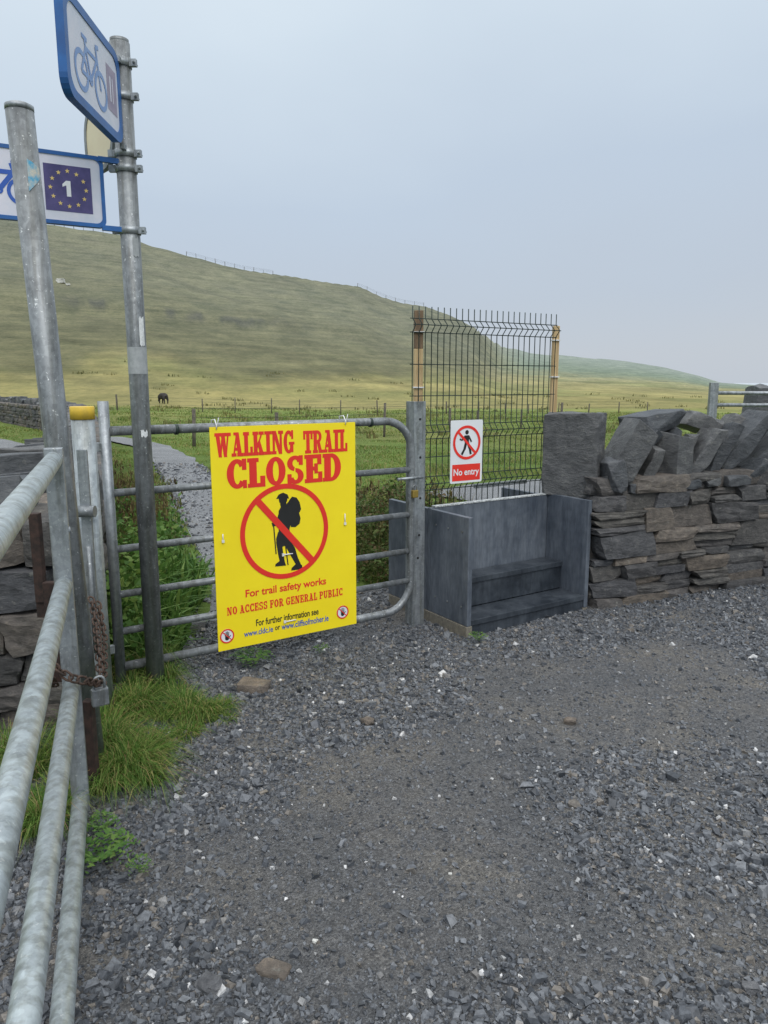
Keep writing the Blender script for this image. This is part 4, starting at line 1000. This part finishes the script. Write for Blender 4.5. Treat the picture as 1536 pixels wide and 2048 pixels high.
def leaves(P, s):
    n_ = len(P); d = rng.normal(0, 1, (n_,3)); d[:,2] = np.abs(d[:,2])*.5; d /= np.linalg.norm(d, axis=1)[:,None]
    e = np.cross(d, rng.normal(0, 1, (n_,3))); e /= np.linalg.norm(e, axis=1)[:,None]+1e-6
    V = np.stack([P, P+d*(s*.5)[:,None]+e*(s*.28)[:,None], P+d*s[:,None], P+d*(s*.5)[:,None]-e*(s*.28)[:,None]], 1)
    return V.reshape(-1, 3), (np.array([(0,1,2),(0,2,3)])[None]+4*np.arange(n_)[:,None,None]).reshape(-1, 3)
def join(parts):
    V = []; Fa = []; o = 0
    for v, f_ in parts: V.append(v); Fa.append(f_+o); o += len(v)
    return np.concatenate(V), np.concatenate(Fa)
def clump(x, y, R0, n_, h, w=.0030, out=1.0):
    a = rng.random(n_)*6.283; r = R0*np.sqrt(rng.random(n_))*.45; u_ = rng.random(n_)
    P = np.c_[x+r*np.cos(a), y+r*np.sin(a), np.full(n_, .0)]; hh = h*(.55+.5*rng.random(n_)); a2 = a+rng.normal(0, .6, n_)
    dx, dy = np.cos(a2), np.sin(a2); l = hh*(.15+1.1*u_*out); b = a2+1.57; ww = w*(.6+.6*rng.random(n_))
    e = np.c_[np.cos(b)*ww/2, np.sin(b)*ww/2, np.zeros(n_)]; V = np.zeros((n_, 7, 3))
    d = np.c_[dx, dy, np.zeros(n_)]; zz = np.c_[np.zeros(n_), np.zeros(n_), hh]
    V[:,0] = P+e; V[:,1] = P-e
    m1 = P+d*(l*.25)[:,None]+zz*.55; m2 = P+d*(l*.7)[:,None]+zz*(.9-.25*u_)[:,None]; V[:,2] = m1+e*.9; V[:,3] = m1-e*.9; V[:,4] = m2+e*.6; V[:,5] = m2-e*.6
    V[:,6] = P+d*(l*1.25)[:,None]+zz*(.95-.85*u_)[:,None]
    T = np.array([(0,1,3),(0,3,2),(2,3,5),(2,5,4),(4,5,6)]); return V.reshape(-1, 3), (T[None]+7*np.arange(n_)[:,None,None]).reshape(-1, 3)
parts = []
R1 = random.Random(5)
for (x, y, rx, ry, nc, h, ot) in ((-1.12,3.36,.23,.21,20,.15,1.1),(-.90,3.34,.16,.13,8,.10,1.2),(-.98,3.15,.16,.1,5,.07,1.3),(-1.09,2.86,.12,.20,11,.24,1.2),(-1.02,2.74,.09,.09,5,.22,1.4),(-1.24,3.1,.13,.3,12,.24,1.0),(-1.20,2.48,.09,.14,5,.18,1.0),(-1.45,2.7,.25,.4,12,.28,1.0),(-1.34,3.72,.2,.2,10,.27,1.0)):
    for k in range(nc):
        a = R1.random()*6.283; r = math.sqrt(R1.random()); parts.append(clump(x+rx*r*math.cos(a), y+ry*r*math.sin(a), .10, 220, h*(1.1-.5*r)*R1.uniform(.5,1.3), out=ot))
V, Fa = join(parts); tag(np_obj('grass_tufts', V, Fa, M['grass']), 'fresh green grass tufts growing around the posts and open gate end', 'grass', kind='stuff')
n_ = 250000; lr = np.exp(rng.uniform(math.log(3.7), math.log(75), n_)); az = rng.uniform(math.radians(-33), math.radians(31), n_)
px_, py_ = lr*np.sin(az), lr*np.cos(az); q = qv(px_, py_)
ok = (q > .10) & (pl_dist(px_, py_, trail) > -.12+.16*rng.random(n_)) & (pl_dist(px_, py_, lane) > 0) & (wall_dist(px_, py_) > .02) & (pl_dist(px_, py_, standing) > -.2+.3*rng.random(n_))
ok &= ~((px_ > -.95) & (q < .95)) & ~((px_ > .1) & (q < .98)) & ~((px_ > 1.2) & (q < 1.3)) & ~((py_ < 3.6))
ok &= ~((np.abs(px_-1.4) < .9) & (q < 2.6) & (q > 0) & (rng.random(n_) < .8))
px_, py_, lr = px_[ok], py_[ok], lr[ok]; n_ = len(px_)
cl = np.clip(.55+2.4*fbm(px_*.9, py_*.9, 3)+.8*fbm(px_*4, py_*4, 2), .18, 1.5)
near = 1-sstep(7, 18, lr)
hh = (.10+.18*near+.10*sstep(20, 40, lr)*(fbm(px_*.3, py_*.3, 3) > .06))*cl*(.6+.6*rng.random(n_))
dtrail = np.minimum(pl_dist(px_, py_, trail), pl_dist(px_, py_, standing)); hh *= np.where(dtrail < .35, .6, 1)
V, Fa = blades(np.c_[px_, py_, H(px_, py_)-.01], hh, .0035+.0008*lr, .25+.8*rng.random(n_))
tag(np_obj('meadow_grass', V, Fa, M['meadow']), 'long meadow grass on the verges and field beyond the gate', 'grass', kind='stuff')
parts = []
def patch(cx_, cy_, rx, ry, n_, h0, h1_, wd, ln):
    a = rng.random(n_)*6.283; r = np.sqrt(rng.random(n_)); x_, y_ = cx_+rx*r*np.cos(a), cy_+ry*r*np.sin(a)
    parts.append(blades(np.c_[x_, y_, H(x_, y_)], h0+(h1_-h0)*rng.random(n_), wd*(.6+.8*rng.random(n_)), ln*rng.random(n_)))
patch(-.05,6.6,.55,.9,350,.35,.70,.006,.5); patch(.3,7.8,.7,1.0,300,.3,.62,.007,.5); patch(-2.1,6.2,.3,1.0,260,.4,.70,.006,.4); patch(-3.2,8.5,.4,1.5,420,.4,.75,.008,.4)
for _ in range(420):
    bx0, by0 = random.choice(((-.05,6.4),(.2,7.2),(-2.1,6.2),(-3.2,8.5),(-2.5,7.2)))
    x_, y_ = bx0+random.gauss(0,.28), by0+random.gauss(0,.45); n0 = 9
    if float(pl_dist(np.array([x_]), np.array([y_]), trail)[0]) < 0: continue
    Pz = np.c_[x_+rng.normal(0,.012,n0), y_+rng.normal(0,.012,n0), h1(x_,y_)+random.uniform(.30,.60)+rng.random(n0)*.08]
    parts.append(blades(Pz, .03+.03*rng.random(n0), np.full(n0,.014), .8*rng.random(n0)))
V, Fa = join(parts); tag(np_obj('seed_stalks', V, Fa, M['seed']), 'brown seeding weed stalks in the verge behind the gate', 'weeds', kind='stuff')
parts = []
for cx_, cy_, cz_, rx, ry, rz_, n0 in ((-.15,6.1,.30,.30,.35,.34,3000),(.10,6.5,.36,.34,.4,.40,3600),(.38,6.7,.28,.30,.4,.34,2600),(.65,7.2,.20,.30,.4,.26,1800),(-.35,6.9,.32,.3,.4,.36,2000),(.0,5.75,.14,.25,.25,.2,1300)):
    u_ = rng.normal(0, 1, (n0,3)); u_ /= np.linalg.norm(u_, axis=1)[:,None]; u_ *= (rng.random(n0)**.45)[:,None]
    P = np.array([cx_,cy_,cz_])+u_*[rx,ry,rz_]; P[:,2] = np.clip(P[:,2], .01, 9)+.10*fbm(P[:,0]*5, P[:,1]*5, 2)
    kp = fbm(P[:,0]*6+P[:,2]*4, P[:,1]*6-P[:,2]*5, 2) > -.09; P = P[kp]; parts.append(leaves(P, .022+.03*rng.random(len(P))))
V, Fa = join(parts); tag(np_obj('bush', V, Fa, M['bush'], loc=(.1,6.4,0)), 'dark leafy bush seen through the bars right of the yellow sign', 'bush')
parts = []
for _ in range(190):
    r = math.exp(random.uniform(math.log(26), math.log(150))); a = random.uniform(azpx(150), azpx(1450)); patch(r*math.sin(a), r*math.cos(a), .5*r/50, .3*r/50, 16, .15, .2+.0030*r, .02+.0008*r, .8)
V, Fa = join(parts); tag(np_obj('field_rushes', V, Fa, M['rush']), 'low olive rush clumps dotted over the far pasture', 'rushes', kind='stuff')
parts = []; patch(-1.62,4.9,.30,.9,1300,.12,.38,.03,1.3); patch(-1.35,4.2,.15,.35,500,.1,.3,.03,1.3); patch(-2.4,6.6,.4,1.2,1000,.12,.42,.03,1.3)
for cx_, cy_, n0, hz in ((-1.6,4.7,2600,.42),(-1.9,5.8,2600,.46),(-2.5,7.2,2200,.5),(-1.35,4.15,900,.28)):
    P = np.c_[rng.normal(cx_,.18,n0), rng.normal(cy_,.35,n0), .03+hz*rng.random(n0)**1.4]; P = P[(pl_dist(P[:,0], P[:,1], trail) > -.05) & (qv(P[:,0], P[:,1]) > .12)]; parts.append(leaves(P, .03+.04*rng.random(len(P))))
V, Fa = join(parts); tag(np_obj('leafy_weeds', V, Fa, M['leaf']), 'broad leafy weeds behind the bars of the field gate', 'weeds', kind='stuff')

def plant(x, y, R0, nf, hgt=.05):
    mb = MB(); z0 = float(yardz(np.array([x]), np.array([y]))[0])
    for k in range(nf):
        a = 6.283*k/nf+random.uniform(-.3,.3); L_ = R0*random.uniform(.6,1.1); d_ = Vector((math.cos(a), math.sin(a), 0)); s_ = Vector((-d_.y, d_.x, 0))
        for j in range(9):
            t = (j+1)/9; p = Vector((x,y,z0))+d_*L_*t+Vector((0,0,hgt*math.sin(t*2.6)+.012)); l = L_*.30*math.sin(.35+t*2.4)
            for sg in (-1, 1):
                q_ = p+s_*sg*l+d_*l*.4+Vector((0,0,random.uniform(-.006,.012)))
                mb.add([p-d_*.001, p+(q_-p)*.5+d_*l*.28, q_, p+(q_-p)*.5-d_*l*.2], [(0,1,2,3)])
    return mb
for x, y, R0, nf, lab in ((*G(200,1735).xy, .13, 13, 'feathery green weed in the gravel beside the open gate'),(*G(285,1762).xy, .05, 8, 'tiny green weed seedling right of the feathery weed'),
                          (*G(205,1675).xy, .08, 10, 'small green weed at the foot of the grass below the chain'),(*G(505,1335).xy, .13, 10, 'low green weed in gravel under the left of the yellow sign'),
                          (*G(955,1290).xy, .07, 9, 'small green weed at the front corner of the stile'),(*G(640,1318).xy, .06, 7, 'tiny weed in gravel under the right of the yellow sign')):
    plant(x, y, R0, nf).build('weed_plant', M['leaf'], loc=(x, y, 0), label=lab, cat='plant', group='weeds in the gravel')

rk = [(508,1385,.085,.03,'brownrock','flat brown rock below the yellow sign'),(1140,1452,.025,.016,'brownrock','small pinkish brown stone in the middle of the yard'),
      (548,1950,.045,.010,'brownrock','flat brown stone at the bottom left of the yard'),(340,1562,.03,.02,'greyrock','grey stone beside the drooping grass tuft'),
      (383,1262,.09,.035,'greyrock','flat grey rock behind the lowest gate bars'),(735,1452,.030,.016,'brownrock','brown stone in the gravel below the sign right corner'),
      (1505,1168,.07,.025,'greyrock','flat grey stone at the foot of the wall near the right edge'),
      (630,1893,.008,.005,'limestone','bright white pebble in the lower gravel left of centre'),(900,1757,.006,.004,'limestone','tiny white pebble in the gravel at the lower centre'),
      (1012,1562,.02,.012,'greyrock','light grey chip in the gravel right of centre'),(420,1985,.035,.018,'greyrock','dark angular stone at the bottom left foreground'),
      (1500,1990,.022,.012,'greyrock','grey angular stone in the bottom right corner')]
for px, py, s_, hz, mt, lab in rk:
    p = G(px, py); mb = MB(); an = random.uniform(-40,40)
    if s_ > .04: crag(mb, (p.x, p.y, hz*.6+.012), rot((s_,0,0), 'Z', an), rot((0,s_*.7,0), 'Z', an), (0,0,hz), .25, .5, fine=.002, bev=.002)
    else: rock(mb, (p.x, p.y, hz*.6+.014), rot((s_,0,0), 'Z', an), rot((0,s_*.7,0), 'Z', an), (0,0,hz), .22, 5)
    tag(mb.build('loose_rock', M[mt], loc=(p.x,p.y,.01)), lab, 'rock', 'loose rocks on the gravel')
